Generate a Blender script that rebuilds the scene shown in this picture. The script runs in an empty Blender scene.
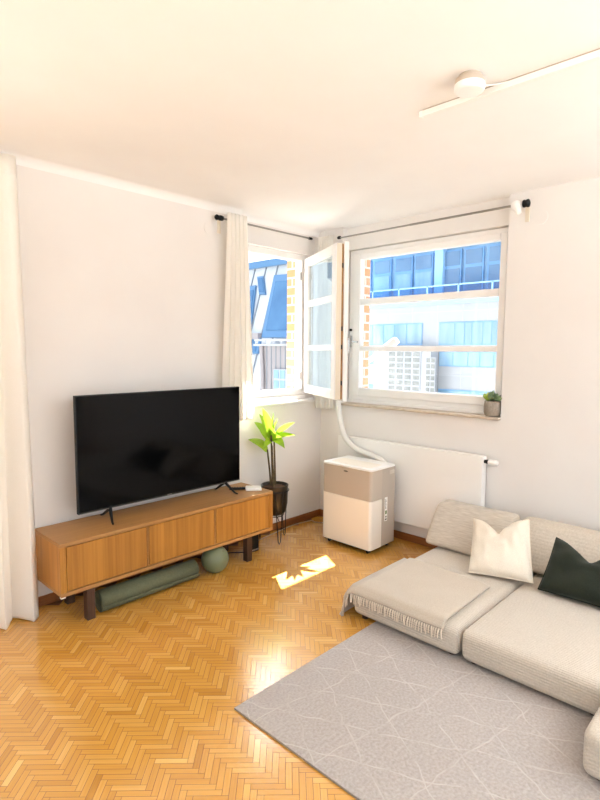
import bpy, bmesh, math, random
from mathutils import Vector, Matrix, noise
random.seed(7)
PI = math.pi
scene = bpy.context.scene
C = scene.collection
H = 2.65

# ------------------------------------------------------------------ camera
F_PX, YAW, PITCH, ROLL = 534.36, 0.764236, -0.0928566, 0.0066850
CAM = Vector((-3.7433, -3.31605, 1.56976))
fw = Vector((math.cos(YAW)*math.cos(PITCH), math.sin(YAW)*math.cos(PITCH), math.sin(PITCH)))
rt = fw.cross(Vector((0, 0, 1))).normalized()
up = rt.cross(fw)
rt, up = rt*math.cos(ROLL)+up*math.sin(ROLL), up*math.cos(ROLL)-rt*math.sin(ROLL)
cd = bpy.data.cameras.new('camera')
cam = bpy.data.objects.new('camera', cd)
C.objects.link(cam)
cd.sensor_fit = 'HORIZONTAL'
cd.sensor_width = 36
cd.lens = F_PX*36/600
cd.clip_start = 0.05
cd.clip_end = 300
M = Matrix((rt, up, -fw)).transposed().to_4x4()
M.translation = CAM
cam.matrix_world = M
scene.camera = cam

def hit(u, v, ax, val):
    """point of the world plane (axis ax = val) seen at photo position u, v"""
    d = fw+rt*((u-300)/F_PX)-up*((v-400)/F_PX)
    t = (val-CAM[ax])/d[ax]
    return CAM+d*t

# ------------------------------------------------------------------ materials
class NT:
    def __init__(s, name):
        s.m = bpy.data.materials.new(name)
        s.m.use_nodes = True
        s.t = s.m.node_tree
        s.t.nodes.clear()
        s.out = s.n('ShaderNodeOutputMaterial')
    def n(s, typ, **kw):
        nd = s.t.nodes.new(typ)
        for k, v in kw.items():
            if k in nd.inputs.keys():
                nd.inputs[k].default_value = v
            else:
                setattr(nd, k, v)
        return nd
    def l(s, a, b):
        s.t.links.new(a, b)

def rgb(c):
    """sRGB 0-255 -> linear"""
    r = []
    for x in c:
        x /= 255
        r.append(x/12.92 if x <= .04045 else ((x+.055)/1.055)**2.4)
    return (*r, 1)

def mat(name, col, rough=.6, col2=None, scale=30, bump=0, bscale=None, metal=0, spec=.5, coat=0, stretch=None,
        wave=None, wdist=.0, wbump=.3, wdir='Z', sheen=0, transl=0, detail=4):
    """general procedural surface: noise tint between two colours, noise bump, optional rib bump"""
    w = NT(name)
    p = w.n('ShaderNodeBsdfPrincipled', Roughness=rough, Metallic=metal)
    p.inputs['Specular IOR Level'].default_value = spec
    p.inputs['Coat Weight'].default_value = coat
    p.inputs['Coat Roughness'].default_value = .12
    p.inputs['Sheen Weight'].default_value = sheen
    tc = w.n('ShaderNodeTexCoord')
    mp = w.n('ShaderNodeMapping')
    w.l(tc.outputs['Object'], mp.inputs['Vector'])
    if stretch:
        mp.inputs['Scale'].default_value = stretch
    if col2:
        nz = w.n('ShaderNodeTexNoise', Scale=scale, Detail=detail)
        w.l(mp.outputs[0], nz.inputs['Vector'])
        cr = w.n('ShaderNodeValToRGB')
        cr.color_ramp.elements[0].position = .3
        cr.color_ramp.elements[1].position = .7
        cr.color_ramp.elements[0].color = rgb(col)
        cr.color_ramp.elements[1].color = rgb(col2)
        w.l(nz.outputs['Fac'], cr.inputs[0])
        w.l(cr.outputs[0], p.inputs['Base Color'])
        csock = cr.outputs[0]
    else:
        p.inputs['Base Color'].default_value = rgb(col)
        csock = None
    last = None
    if bump:
        nb = w.n('ShaderNodeTexNoise', Scale=bscale or scale, Detail=3)
        w.l(mp.outputs[0], nb.inputs['Vector'])
        b = w.n('ShaderNodeBump', Strength=bump, Distance=.004)
        w.l(nb.outputs['Fac'], b.inputs['Height'])
        last = b
    if wave:
        sp = w.n('ShaderNodeSeparateXYZ')
        w.l(tc.outputs['Object'], sp.inputs[0])
        if wdir == 'XZ':
            ad = w.n('ShaderNodeMath', operation='ADD')
            w.l(sp.outputs['X'], ad.inputs[0]); w.l(sp.outputs['Z'], ad.inputs[1])
            so = ad.outputs[0]
        else:
            so = sp.outputs[wdir]
        ml = w.n('ShaderNodeMath', operation='MULTIPLY')
        ml.inputs[1].default_value = 2*PI/wave
        w.l(so, ml.inputs[0])
        sn = w.n('ShaderNodeMath', operation='SINE')
        w.l(ml.outputs[0], sn.inputs[0])
        b2 = w.n('ShaderNodeBump', Strength=wbump, Distance=.004)
        w.l(sn.outputs[0], b2.inputs['Height'])
        if last:
            w.l(last.outputs[0], b2.inputs['Normal'])
        last = b2
    if last:
        w.l(last.outputs[0], p.inputs['Normal'])
    if transl:
        tr = w.n('ShaderNodeBsdfTranslucent')
        if csock: w.l(csock, tr.inputs['Color'])
        else: tr.inputs['Color'].default_value = rgb(col)
        mx = w.n('ShaderNodeMixShader')
        mx.inputs[0].default_value = transl
        w.l(p.outputs[0], mx.inputs[1]); w.l(tr.outputs[0], mx.inputs[2])
        w.l(mx.outputs[0], w.out.inputs[0])
    else:
        w.l(p.outputs[0], w.out.inputs[0])
    return w.m

def wood(name, c1, c2, axis='X', fine=60, rough=.45, coat=0, board=None):
    """straight-grained wood: noise stretched along an axis, optional boards of different tone"""
    w = NT(name)
    p = w.n('ShaderNodeBsdfPrincipled', Roughness=rough)
    p.inputs['Coat Weight'].default_value = coat
    tc = w.n('ShaderNodeTexCoord')
    mp = w.n('ShaderNodeMapping')
    s = {'X': (1.2, fine, fine), 'Y': (fine, 1.2, fine), 'Z': (fine, fine, 1.2)}[axis]
    mp.inputs['Scale'].default_value = s
    w.l(tc.outputs['Object'], mp.inputs[0])
    nz = w.n('ShaderNodeTexNoise', Scale=1, Detail=5, Roughness=.6)
    w.l(mp.outputs[0], nz.inputs['Vector'])
    fac = nz.outputs['Fac']
    if board:
        mp2 = w.n('ShaderNodeMapping')
        mp2.inputs['Scale'].default_value = {'X': (.01, board, board), 'Y': (board, .01, board), 'Z': (board, board*.2, .01)}[axis]
        w.l(tc.outputs['Object'], mp2.inputs[0])
        fl = w.n('ShaderNodeVectorMath', operation='FLOOR')
        w.l(mp2.outputs[0], fl.inputs[0])
        wn = w.n('ShaderNodeTexWhiteNoise')
        w.l(fl.outputs[0], wn.inputs['Vector'])
        ma = w.n('ShaderNodeMath', operation='MULTIPLY_ADD')
        ma.inputs[1].default_value = .22
        w.l(wn.outputs['Value'], ma.inputs[0])
        w.l(nz.outputs['Fac'], ma.inputs[2])
        sb = w.n('ShaderNodeMath', operation='SUBTRACT')
        sb.inputs[1].default_value = .11
        w.l(ma.outputs[0], sb.inputs[0])
        fac = sb.outputs[0]
    cr = w.n('ShaderNodeValToRGB')
    cr.color_ramp.elements[0].position = .28
    cr.color_ramp.elements[1].position = .72
    cr.color_ramp.elements[0].color = rgb(c1)
    cr.color_ramp.elements[1].color = rgb(c2)
    w.l(fac, cr.inputs[0])
    w.l(cr.outputs[0], p.inputs['Base Color'])
    b = w.n('ShaderNodeBump', Strength=.15, Distance=.002)
    w.l(nz.outputs['Fac'], b.inputs['Height'])
    w.l(b.outputs[0], p.inputs['Normal'])
    w.l(p.outputs[0], w.out.inputs[0])
    return w.m

def glass_mat(name, tint=(255, 255, 255), refl=1.0):
    """thin window pane: clear with a mirror reflection that grows at grazing angles"""
    w = NT(name)
    t = w.n('ShaderNodeBsdfTransparent')
    t.inputs[0].default_value = rgb(tint)
    g = w.n('ShaderNodeBsdfGlossy', Roughness=.0)
    lw = w.n('ShaderNodeLayerWeight', Blend=.5)
    pw = w.n('ShaderNodeMath', operation='POWER')
    pw.inputs[1].default_value = 5
    w.l(lw.outputs['Facing'], pw.inputs[0])
    mu = w.n('ShaderNodeMath', operation='MULTIPLY_ADD')
    mu.use_clamp = True
    mu.inputs[1].default_value = .9*refl
    mu.inputs[2].default_value = .04*refl
    w.l(pw.outputs[0], mu.inputs[0])
    mx = w.n('ShaderNodeMixShader')
    w.l(mu.outputs[0], mx.inputs[0])
    w.l(t.outputs[0], mx.inputs[1]); w.l(g.outputs[0], mx.inputs[2])
    w.l(mx.outputs[0], w.out.inputs[0])
    return w.m

def parquet_mat():
    w = NT('parquet_varnish')
    p = w.n('ShaderNodeBsdfPrincipled', Roughness=.22)
    p.inputs['Specular IOR Level'].default_value = .5
    p.inputs['Coat Weight'].default_value = 1
    p.inputs['Coat IOR'].default_value = 1.6
    p.inputs['Coat Roughness'].default_value = .16
    at = w.n('ShaderNodeAttribute', attribute_name='tone')
    uv = w.n('ShaderNodeUVMap', uv_map='UVMap')
    mp = w.n('ShaderNodeMapping')
    mp.inputs['Scale'].default_value = (6, 160, 1)
    w.l(uv.outputs[0], mp.inputs[0])
    nz = w.n('ShaderNodeTexNoise', Scale=1, Detail=4)
    w.l(mp.outputs[0], nz.inputs['Vector'])
    ma = w.n('ShaderNodeMath', operation='MULTIPLY_ADD')
    ma.inputs[1].default_value = .45
    w.l(nz.outputs['Fac'], ma.inputs[0])
    sb = w.n('ShaderNodeMath', operation='SUBTRACT')
    sb.inputs[1].default_value = .22
    w.l(at.outputs['Fac'], sb.inputs[0])
    w.l(sb.outputs[0], ma.inputs[2])
    cr = w.n('ShaderNodeValToRGB')
    e = cr.color_ramp.elements
    e[0].position = .0; e[0].color = rgb((176, 120, 46))
    e[1].position = 1.; e[1].color = rgb((226, 178, 98))
    k = e.new(.5); k.color = rgb((206, 150, 66))
    w.l(ma.outputs[0], cr.inputs[0])
    w.l(cr.outputs[0], p.inputs['Base Color'])
    n2 = w.n('ShaderNodeTexNoise', Scale=3.0, Detail=2)
    tc = w.n('ShaderNodeTexCoord')
    w.l(tc.outputs['Object'], n2.inputs['Vector'])
    bp = w.n('ShaderNodeBump', Strength=.06, Distance=.01)
    w.l(n2.outputs['Fac'], bp.inputs['Height'])
    w.l(bp.outputs[0], p.inputs['Normal'])
    w.l(p.outputs[0], w.out.inputs[0])
    return w.m

def rug_mat():
    w = NT('rug_pile')
    p = w.n('ShaderNodeBsdfPrincipled', Roughness=.95)
    p.inputs['Sheen Weight'].default_value = .3
    p.inputs['Specular IOR Level'].default_value = .1
    tc = w.n('ShaderNodeTexCoord')
    wob = w.n('ShaderNodeTexNoise', Scale=5, Detail=2)
    w.l(tc.outputs['Object'], wob.inputs['Vector'])
    mixv = w.n('ShaderNodeVectorMath', operation='MULTIPLY_ADD')
    mixv.inputs[1].default_value = (.09, .09, 0)
    w.l(wob.outputs['Color'], mixv.inputs[0]); w.l(tc.outputs['Object'], mixv.inputs[2])
    sp = w.n('ShaderNodeSeparateXYZ')
    w.l(mixv.outputs[0], sp.inputs[0])
    dist = []
    for a, b, per in ((1.0, .50, .205), (1.0, -.62, .225), (.15, 1.0, .33)):
        m1 = w.n('ShaderNodeMath', operation='MULTIPLY'); m1.inputs[1].default_value = a/per
        m2 = w.n('ShaderNodeMath', operation='MULTIPLY_ADD'); m2.inputs[1].default_value = b/per
        w.l(sp.outputs['X'], m1.inputs[0])
        w.l(sp.outputs['Y'], m2.inputs[0]); w.l(m1.outputs[0], m2.inputs[2])
        fr = w.n('ShaderNodeMath', operation='PINGPONG'); fr.inputs[1].default_value = .5
        w.l(m2.outputs[0], fr.inputs[0])
        mm = w.n('ShaderNodeMath', operation='MULTIPLY'); mm.inputs[1].default_value = per
        w.l(fr.outputs[0], mm.inputs[0])
        dist.append(mm.outputs[0])
    mn = w.n('ShaderNodeMath', operation='MINIMUM')
    w.l(dist[0], mn.inputs[0]); w.l(dist[1], mn.inputs[1])
    mn0 = mn; mn = w.n('ShaderNodeMath', operation='MINIMUM'); w.l(mn0.outputs[0], mn.inputs[0]); w.l(dist[2], mn.inputs[1])
    ln = w.n('ShaderNodeMapRange')
    ln.inputs['From Min'].default_value = .0015; ln.inputs['From Max'].default_value = .0055
    ln.inputs['To Min'].default_value = 1; ln.inputs['To Max'].default_value = 0
    w.l(mn.outputs[0], ln.inputs['Value'])
    # the line comes and goes with the pile
    br = w.n('ShaderNodeTexNoise', Scale=9, Detail=2)
    w.l(tc.outputs['Object'], br.inputs['Vector'])
    brm = w.n('ShaderNodeMapRange')
    brm.inputs['From Min'].default_value = .36; brm.inputs['From Max'].default_value = .56
    w.l(br.outputs['Fac'], brm.inputs['Value'])
    lm = w.n('ShaderNodeMath', operation='MULTIPLY')
    w.l(ln.outputs[0], lm.inputs[0]); w.l(brm.outputs[0], lm.inputs[1])
    pile = w.n('ShaderNodeTexNoise', Scale=85, Detail=3)
    w.l(tc.outputs['Object'], pile.inputs['Vector'])
    cr = w.n('ShaderNodeValToRGB')
    cr.color_ramp.elements[0].position = .3; cr.color_ramp.elements[1].position = .7
    cr.color_ramp.elements[0].color = rgb((154, 146, 140)); cr.color_ramp.elements[1].color = rgb((176, 167, 161))
    w.l(pile.outputs['Fac'], cr.inputs[0])
    mx = w.n('ShaderNodeMixRGB')
    mx.inputs[2].default_value = rgb((183, 175, 169))
    w.l(lm.outputs[0], mx.inputs[0]); w.l(cr.outputs[0], mx.inputs[1])
    w.l(mx.outputs[0], p.inputs['Base Color'])
    ad = w.n('ShaderNodeMath', operation='MULTIPLY_ADD'); ad.inputs[1].default_value = .5
    w.l(lm.outputs[0], ad.inputs[0]); w.l(pile.outputs['Fac'], ad.inputs[2])
    b = w.n('ShaderNodeBump', Strength=.5, Distance=.006)
    w.l(ad.outputs[0], b.inputs['Height'])
    w.l(b.outputs[0], p.inputs['Normal'])
    w.l(p.outputs[0], w.out.inputs[0])
    return w.m

def brick_mat(name, along):
    w = NT(name)
    p = w.n('ShaderNodeBsdfPrincipled', Roughness=.85)
    tc = w.n('ShaderNodeTexCoord')
    sp = w.n('ShaderNodeSeparateXYZ')
    w.l(tc.outputs['Object'], sp.inputs[0])
    mp = w.n('ShaderNodeCombineXYZ')
    w.l(sp.outputs[along], mp.inputs['X']); w.l(sp.outputs['Z'], mp.inputs['Y'])
    b = w.n('ShaderNodeTexBrick')
    b.inputs['Color1'].default_value = rgb((222, 164, 126))
    b.inputs['Color2'].default_value = rgb((206, 150, 104))
    b.inputs['Mortar'].default_value = rgb((226, 222, 214))
    b.inputs['Scale'].default_value = 1
    b.inputs['Mortar Size'].default_value = .009
    b.inputs['Brick Width'].default_value = .50
    b.inputs['Row Height'].default_value = .083
    w.l(mp.outputs[0], b.inputs['Vector'])
    w.l(b.outputs['Color'], p.inputs['Base Color'])
    w.l(p.outputs[0], w.out.inputs[0])
    return w.m

WALL = (230, 226, 222)
M_wall = mat('wall_paint', WALL, .9, (227, 222, 218), 2.5, bump=.04, bscale=120, spec=.2)
M_ceil = mat('ceiling_paint', (240, 239, 238), .92, (238, 236, 235), 3, bump=.03, bscale=90, spec=.2)
M_white = mat('white_lacquer', (239, 237, 234), .35, spec=.5)
M_whitefr = mat('white_window_paint', (242, 240, 238), .4, (239, 236, 233), 6)
M_sillstone = mat('sill_stone', (206, 190, 172), .4, (188, 170, 150), 25)
M_glass = glass_mat('window_glass')
M_base = wood('baseboard_oak', (112, 62, 24), (150, 92, 42), 'X', 40)
M_basey = wood('baseboard_oak_y', (112, 62, 24), (150, 92, 42), 'Y', 40)
M_groove = mat('parquet_joint', (104, 62, 26), .8)
M_parquet = parquet_mat()
M_rug = rug_mat()
M_black = mat('black_plastic', (12, 12, 13), .5, spec=.3)
M_blackmetal = mat('black_metal', (24, 24, 25), .4, metal=.6)
M_screen = mat('tv_screen', (4, 4, 5), .10, spec=.16)
M_steel = mat('brushed_steel', (150, 146, 140), .35, metal=1)
M_chrome = mat('chrome', (205, 203, 200), .15, metal=1)
M_curtain = mat('cream_curtain_cloth', (250, 247, 242), .9, (246, 242, 235), 260, bump=.15, bscale=500, spec=.1, transl=.35)
M_oakx = wood('oak_veneer_x', (150, 106, 58), (170, 124, 70), 'X', 70, .45)
M_oakz = wood('oak_veneer_z', (148, 97, 33), (182, 126, 50), 'Z', 45, .42, board=9)
M_walnut = wood('dark_leg_wood', (48, 28, 16), (78, 48, 28), 'Z', 50, .5)
M_gapshade = mat('gap_shade_brown', (46, 28, 16), .8)  # shade of gaps and recesses put into a dark brown
M_mat = mat('exercise_mat_foam', (98, 100, 74), .85, (88, 90, 66), 90, bump=.2, bscale=300)
M_ball = mat('pilates_ball_rubber', (104, 112, 84), .38, (98, 106, 78), 8)
M_acw = mat('ac_white_plastic', (236, 228, 216), .42)
M_acg = mat('ac_beige_grey_plastic', (188, 174, 158), .45)
M_acs = mat('ac_side_plastic', (198, 188, 176), .45)
M_acs2 = mat('ac_side_panel_plastic', (178, 166, 152), .5)
M_hose = mat('hose_plastic', (222, 219, 214), .5)
M_sticker = mat('sticker_paper', (240, 238, 234), .6)
M_ink = mat('printed_ink', (44, 42, 40), .6)
M_green = mat('sticker_green', (90, 120, 50), .6)
M_leaf = mat('plant_leaf', (168, 196, 52), .42, (126, 166, 44), 14, transl=.4)
M_cane = mat('plant_cane', (70, 58, 34), .8, (104, 84, 52), 40, bump=.4, bscale=60)
M_soil = mat('potting_soil', (74, 50, 34), .95, (110, 78, 54), 60, bump=.8)
M_pot = mat('bronze_black_glaze', (58, 48, 38), .28, (44, 37, 30), 12, metal=.5)
M_concrete = mat('speckled_concrete', (168, 156, 142), .85, (128, 118, 106), 130, bump=.3)
M_succ = mat('succulent_leaf', (112, 132, 84), .5, (84, 104, 78), 20)
M_succ2 = mat('succulent_leaf_lime', (158, 178, 70), .5)
M_succ3 = mat('succulent_leaf_purple', (122, 112, 122), .5)
M_sofa = mat('ribbed_sofa_fabric', (200, 190, 177), .95, (186, 175, 161), 130, bump=.2, bscale=420, wave=.0135, wdir='XZ', wbump=.30, spec=.1, sheen=.2)
M_sofac = mat('sofa_cushion_fabric', (202, 192, 179), .95, (180, 168, 153), 16, stretch=(1, 1, 14), bump=.3, bscale=30, spec=.1, sheen=.2)
M_sofak = mat('knitted_cushion_fabric', (204, 193, 179), .95, (188, 176, 160), 90, bump=.25, bscale=200, wave=.018, wdir='Z', wbump=.14, spec=.1)
M_throw = mat('throw_wool', (190, 178, 162), .95, (176, 163, 147), 220, bump=.3, bscale=420, spec=.1, sheen=.25)
M_fringe = mat('throw_fringe_yarn', (214, 200, 182), .95, spec=.1)
M_pil = mat('ivory_pillow_linen', (232, 222, 206), .95, (220, 208, 191), 220, bump=.25, bscale=420, spec=.1)
M_pilg = mat('dark_green_pillow_linen', (44, 48, 38), .92, (32, 36, 28), 260, bump=.25, bscale=420, spec=.15, sheen=.08)
M_dot = mat('stitch_dot', (150, 136, 118), .9)
M_zinc = mat('zinc_roof', (186, 190, 194), .5, (170, 175, 182), 1.4)
M_zincd = mat('zinc_seam', (118, 126, 136), .6)
M_bluegl = mat('blue_skylight_glass', (56, 96, 138), .15, (72, 114, 154), 1.5)
M_bluefr = mat('blue_metal', (76, 116, 156), .4)
M_greyclad = mat('grey_cladding', (150, 146, 150), .7, (140, 136, 140), 2)
M_offw = mat('office_white_panel', (164, 167, 172), .5, (158, 162, 168), 1)
M_offgl = mat('office_blue_glass', (112, 150, 180), .12, (144, 178, 202), .8, stretch=(1, 2.2, .5))
M_offgl2 = mat('office_dark_glass', (84, 116, 148), .12, (104, 138, 168), .8)
M_offgl3 = mat('office_pale_glass', (106, 142, 168), .15, (144, 170, 186), 1.1, stretch=(1, 2.2, .3))
M_offfr = mat('office_blue_frame', (104, 152, 194), .4)
M_offpale = mat('office_pale_blue_metal', (150, 194, 226), .4)
M_gridgl = mat('grid_pane_glass', (104, 108, 108), .3, (140, 142, 138), 5)
M_ground = mat('street_paving', (138, 136, 132), .9, (124, 122, 118), 2)
M_cabl = mat('beige_cable_sheath', (168, 146, 120), .6)
M_paper = mat('white_matte_plastic', (238, 236, 232), .5)
M_woodstrip = mat('sash_seal_strip', (168, 124, 72), .6, (146, 104, 58), 30)
M_cream = mat('aged_cream_paint', (222, 210, 190), .5)

# ------------------------------------------------------------------ mesh helpers
class MB:
    def __init__(s):
        s.v = []; s.f = []; s.sm = []
    def add(s, vs, fs, smooth=True):
        o = len(s.v)
        s.v += [tuple(x) for x in vs]
        s.f += [tuple(i+o for i in f) for f in fs]
        s.sm += [smooth]*len(fs)
        return s
    def box(s, x0, x1, y0, y1, z0, z1):
        x0, x1 = sorted((x0, x1)); y0, y1 = sorted((y0, y1)); z0, z1 = sorted((z0, z1))
        vs = [(x, y, z) for z in (z0, z1) for y in (y0, y1) for x in (x0, x1)]
        return s.add(vs, [(0, 2, 3, 1), (4, 5, 7, 6), (0, 1, 5, 4), (2, 6, 7, 3), (0, 4, 6, 2), (1, 3, 7, 5)], False)
    def hexa(s, b, t):
        """solid between two quads given in the same winding"""
        return s.add(list(b)+list(t), [(3, 2, 1, 0), (4, 5, 6, 7), (0, 1, 5, 4), (1, 2, 6, 5), (2, 3, 7, 6), (3, 0, 4, 7)], False)
    def tube(s, pts, r, n=12, cap=True):
        pts = [Vector(p) for p in pts]
        rs = r if isinstance(r, (list, tuple)) else [r]*len(pts)
        vs = []; fs = []
        t0 = (pts[1]-pts[0]).normalized()
        a = t0.orthogonal().normalized()
        for i, p in enumerate(pts):
            if i == 0: t = pts[1]-pts[0]
            elif i == len(pts)-1: t = pts[-1]-pts[-2]
            else: t = pts[i+1]-pts[i-1]
            t.normalize()
            a = (a-t*a.dot(t)).normalized()
            b = t.cross(a)
            for k in range(n):
                w = 2*PI*k/n
                vs.append(p+(a*math.cos(w)+b*math.sin(w))*rs[i])
        for i in range(len(pts)-1):
            for k in range(n):
                k2 = (k+1) % n
                fs.append((i*n+k, i*n+k2, (i+1)*n+k2, (i+1)*n+k))
        s.add(vs, fs, True)
        if cap:
            m = len(pts)-1
            s.add(vs[:n], [tuple(reversed(range(n)))], False)
            s.add(vs[m*n:], [tuple(range(n))], False)
        return s
    def lathe(s, c, prof, n=32, axis=(0, 0, 1), closed_ends=True):
        """profile of (radius, height) turned about an axis through c"""
        ax = Vector(axis).normalized()
        a = ax.orthogonal().normalized(); b = ax.cross(a); c = Vector(c)
        vs = []; fs = []
        for r, h in prof:
            for k in range(n):
                w = 2*PI*k/n
                vs.append(c+ax*h+(a*math.cos(w)+b*math.sin(w))*max(r, 1e-5))
        for i in range(len(prof)-1):
            for k in range(n):
                k2 = (k+1) % n
                fs.append((i*n+k, i*n+k2, (i+1)*n+k2, (i+1)*n+k))
        if closed_ends:
            s.add(vs[:n], [tuple(reversed(range(n)))], False)
            s.add(vs[-n:], [tuple(range(n))], False)
        return s.add(vs, fs, True)
    def grid(s, pts):
        """rows of points -> quad sheet"""
        m = len(pts); n = len(pts[0])
        vs = [p for r in pts for p in r]
        fs = [(i*n+j, i*n+j+1, (i+1)*n+j+1, (i+1)*n+j) for i in range(m-1) for j in range(n-1)]
        return s.add(vs, fs, True)
    def prism(s, poly, ext):
        """flat polygon (list of points) pushed along ext"""
        e = Vector(ext); n = len(poly)
        vs = [Vector(p) for p in poly]+[Vector(p)+e for p in poly]
        fs = [tuple(reversed(range(n))), tuple(range(n, 2*n))]+[(i, (i+1) % n, n+(i+1) % n, n+i) for i in range(n)]
        return s.add(vs, fs, False)
    def soft(s, x0, x1, y0, y1, z0, z1, r, n=14, crown=0, bulge=0):
        """rounded box, optional crowned top and bulged sides"""
        cx, cy, cz = (x0+x1)/2, (y0+y1)/2, (z0+z1)/2
        hx, hy, hz = (x1-x0)/2, (y1-y0)/2, (z1-z0)/2
        def samp(h):
            rr = min(r, h*.98)
            a = [-h+rr*(1-math.cos(PI/2*k/4)) for k in range(4)]
            mid = [-(h-rr)+(2*(h-rr))*k/n for k in range(n+1)]
            return a+mid+[-x for x in reversed(a)]
        def mapp(p):
            q = Vector((max(-(hx-r), min(hx-r, p[0])), max(-(hy-r), min(hy-r, p[1])), max(-(hz-min(r, hz*.98)), min(hz-min(r, hz*.98), p[2]))))
            d = Vector(p)-q
            if d.length > 1e-9:
                d = d.normalized()*r
                d.z *= min(1, min(r, hz*.98)/r)
            o = q+d
            u, v, wz = o.x/hx, o.y/hy, o.z/hz
            cr = (1-abs(u)**3)*(1-abs(v)**3)
            if crown and o.z > 0: o.z += crown*cr*wz
            if bulge:
                o.x += bulge*(1-wz*wz)*u*(1-v**4)
                o.y += bulge*(1-wz*wz)*v*(1-u**4)
            return (o.x+cx, o.y+cy, o.z+cz)
        X, Y, Z = samp(hx), samp(hy), samp(hz)
        for sg in (-1, 1):
            g = [[mapp((x, y, sg*hz)) for x in X] for y in Y]
            s.grid(g if sg > 0 else g[::-1])
            g = [[mapp((x, sg*hy, z)) for x in X] for z in Z]
            s.grid(g if sg < 0 else g[::-1])
            g = [[mapp((sg*hx, y, z)) for y in Y] for z in Z]
            s.grid(g if sg > 0 else g[::-1])
        return s
    def build(s, name, m, parent=None, loc=None, bevel=0, seg=3, merge=False, solid=0, xf=None):
        me = bpy.data.meshes.new(name)
        vs = s.v
        if xf: vs = [tuple(xf @ Vector(v)) for v in vs]
        if loc is not None:
            L = Vector(loc)
            vs = [tuple(Vector(v)-L) for v in vs]
        elif parent is not None:
            L = parent_world(parent)
            vs = [tuple(Vector(v)-L) for v in vs]
        me.from_pydata(vs, [], s.f)
        me.polygons.foreach_set('use_smooth', s.sm)
        if merge:
            bm = bmesh.new(); bm.from_mesh(me)
            bmesh.ops.remove_doubles(bm, verts=bm.verts, dist=1e-5)
            bmesh.ops.recalc_face_normals(bm, faces=bm.faces)
            bm.to_mesh(me); bm.free()
        me.materials.append(m)
        o = bpy.data.objects.new(name, me)
        C.objects.link(o)
        if loc is not None: o.location = loc
        if parent is not None:
            o.parent = parent
        if solid:
            md = o.modifiers.new('thick', 'SOLIDIFY'); md.thickness = solid; md.offset = 0
        if bevel:
            md = o.modifiers.new('edge', 'BEVEL'); md.width = bevel; md.segments = seg
            md.limit_method = 'ANGLE'; md.angle_limit = math.radians(40)
            for p in me.polygons: p.use_smooth = True
            md.harden_normals = True
        return o

def parent_world(o):
    v = Vector((0, 0, 0))
    while o is not None:
        v = v+Vector(o.location); o = o.parent
    return v

def thing(name, label, cat, loc, group=None):
    o = bpy.data.objects.new(name, None)
    C.objects.link(o); o.location = loc
    o.empty_display_size = .1
    return tag(o, label, cat, group)

def tag(o, label, cat, group=None):
    o['label'] = label; o['category'] = cat
    if group: o['group'] = group
    return o

def struct(o):
    o['kind'] = 'structure'
    return o

def box(*a): return MB().box(*a)

# ------------------------------------------------------------------ the room shell
X0, Y0 = -6.2, -5.4            # far ends of the room, behind the camera
TW = .31                       # thickness of the outer walls

def herringbone():
    L, W, g = .125, .025, .0008
    me = bpy.data.meshes.new('floor')
    vs, fs, tone, uvs, mi = [], [], [], [], []
    # slab with the joint colour just under the strips
    a, b = (X0-.1, Y0-.1), (.3, .3)
    k = MB().box(a[0], b[0], a[1], b[1], -.2, -.0012)
    vs += k.v; fs += k.f
    tone += [.2]*6; mi += [1]*6
    uvs += [(0, 0)]*24
    ca, sa = math.cos(PI/4), math.sin(PI/4)
    rnd = random.Random(3)
    n = int(7.5/W)
    def clipped(q):
        return all(a[0]+.1 <= x <= .02 and a[1]+.1 <= y <= .02 for x, y in q)
    R = int(12/ (2*L))+1
    for i in range(-330, 331):
        for j in range(-R*2, R*2+1):
            # herringbone: strip (i, j) horizontal at (i*W + j*2L, i*W); vertical one beside it
            ox, oy = i*W+j*2*L, i*W
            for q in (((ox, oy), (ox+L, oy), (ox+L, oy+W), (ox, oy+W)),
                      ((ox+L, oy+W-L+0), (ox+L+W, oy+W-L), (ox+L+W, oy+W), (ox+L, oy+W))):
                hor = abs(q[1][0]-q[0][0]) > W*1.5
                (xa, ya), (xb, yb) = q[0], q[2]
                xa += g; ya += g; xb -= g; yb -= g
                qq = [(xa, ya), (xb, ya), (xb, yb), (xa, yb)]
                w = [(x*ca-y*sa-3, x*sa+y*ca-2.6) for x, y in qq]
                if not clipped(w): continue
                base = len(vs)
                vs += [(x, y, 0) for x, y in w]
                fs.append((base, base+1, base+2, base+3))
                t = min(1, max(0, rnd.gauss(.5, .12)))
                if rnd.random() < .03: t = min(1, t+.3)
                tone.append(t); mi.append(0)
                u0, v0 = rnd.random()*9, rnd.random()*9
                if hor: uvs += [(u0, v0), (u0+L, v0), (u0+L, v0+W), (u0, v0+W)]
                else: uvs += [(u0, v0), (u0, v0+W), (u0+L, v0+W), (u0+L, v0)]
    me.from_pydata(vs, [], fs)
    ul = me.uv_layers.new(name='UVMap')
    ul.data.foreach_set('uv', [c for p in uvs for c in p])
    at = me.attributes.new('tone', 'FLOAT', 'FACE')
    at.data.foreach_set('value', tone)
    me.materials.append(M_parquet); me.materials.append(M_groove)
    me.polygons.foreach_set('material_index', mi)
    o = bpy.data.objects.new('floor', me); C.objects.link(o)
    return struct(o)
herringbone()

cl = struct(box(X0-.3, .31, Y0-.3, .31, H, H+.2).build('ceiling', M_ceil))

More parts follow.
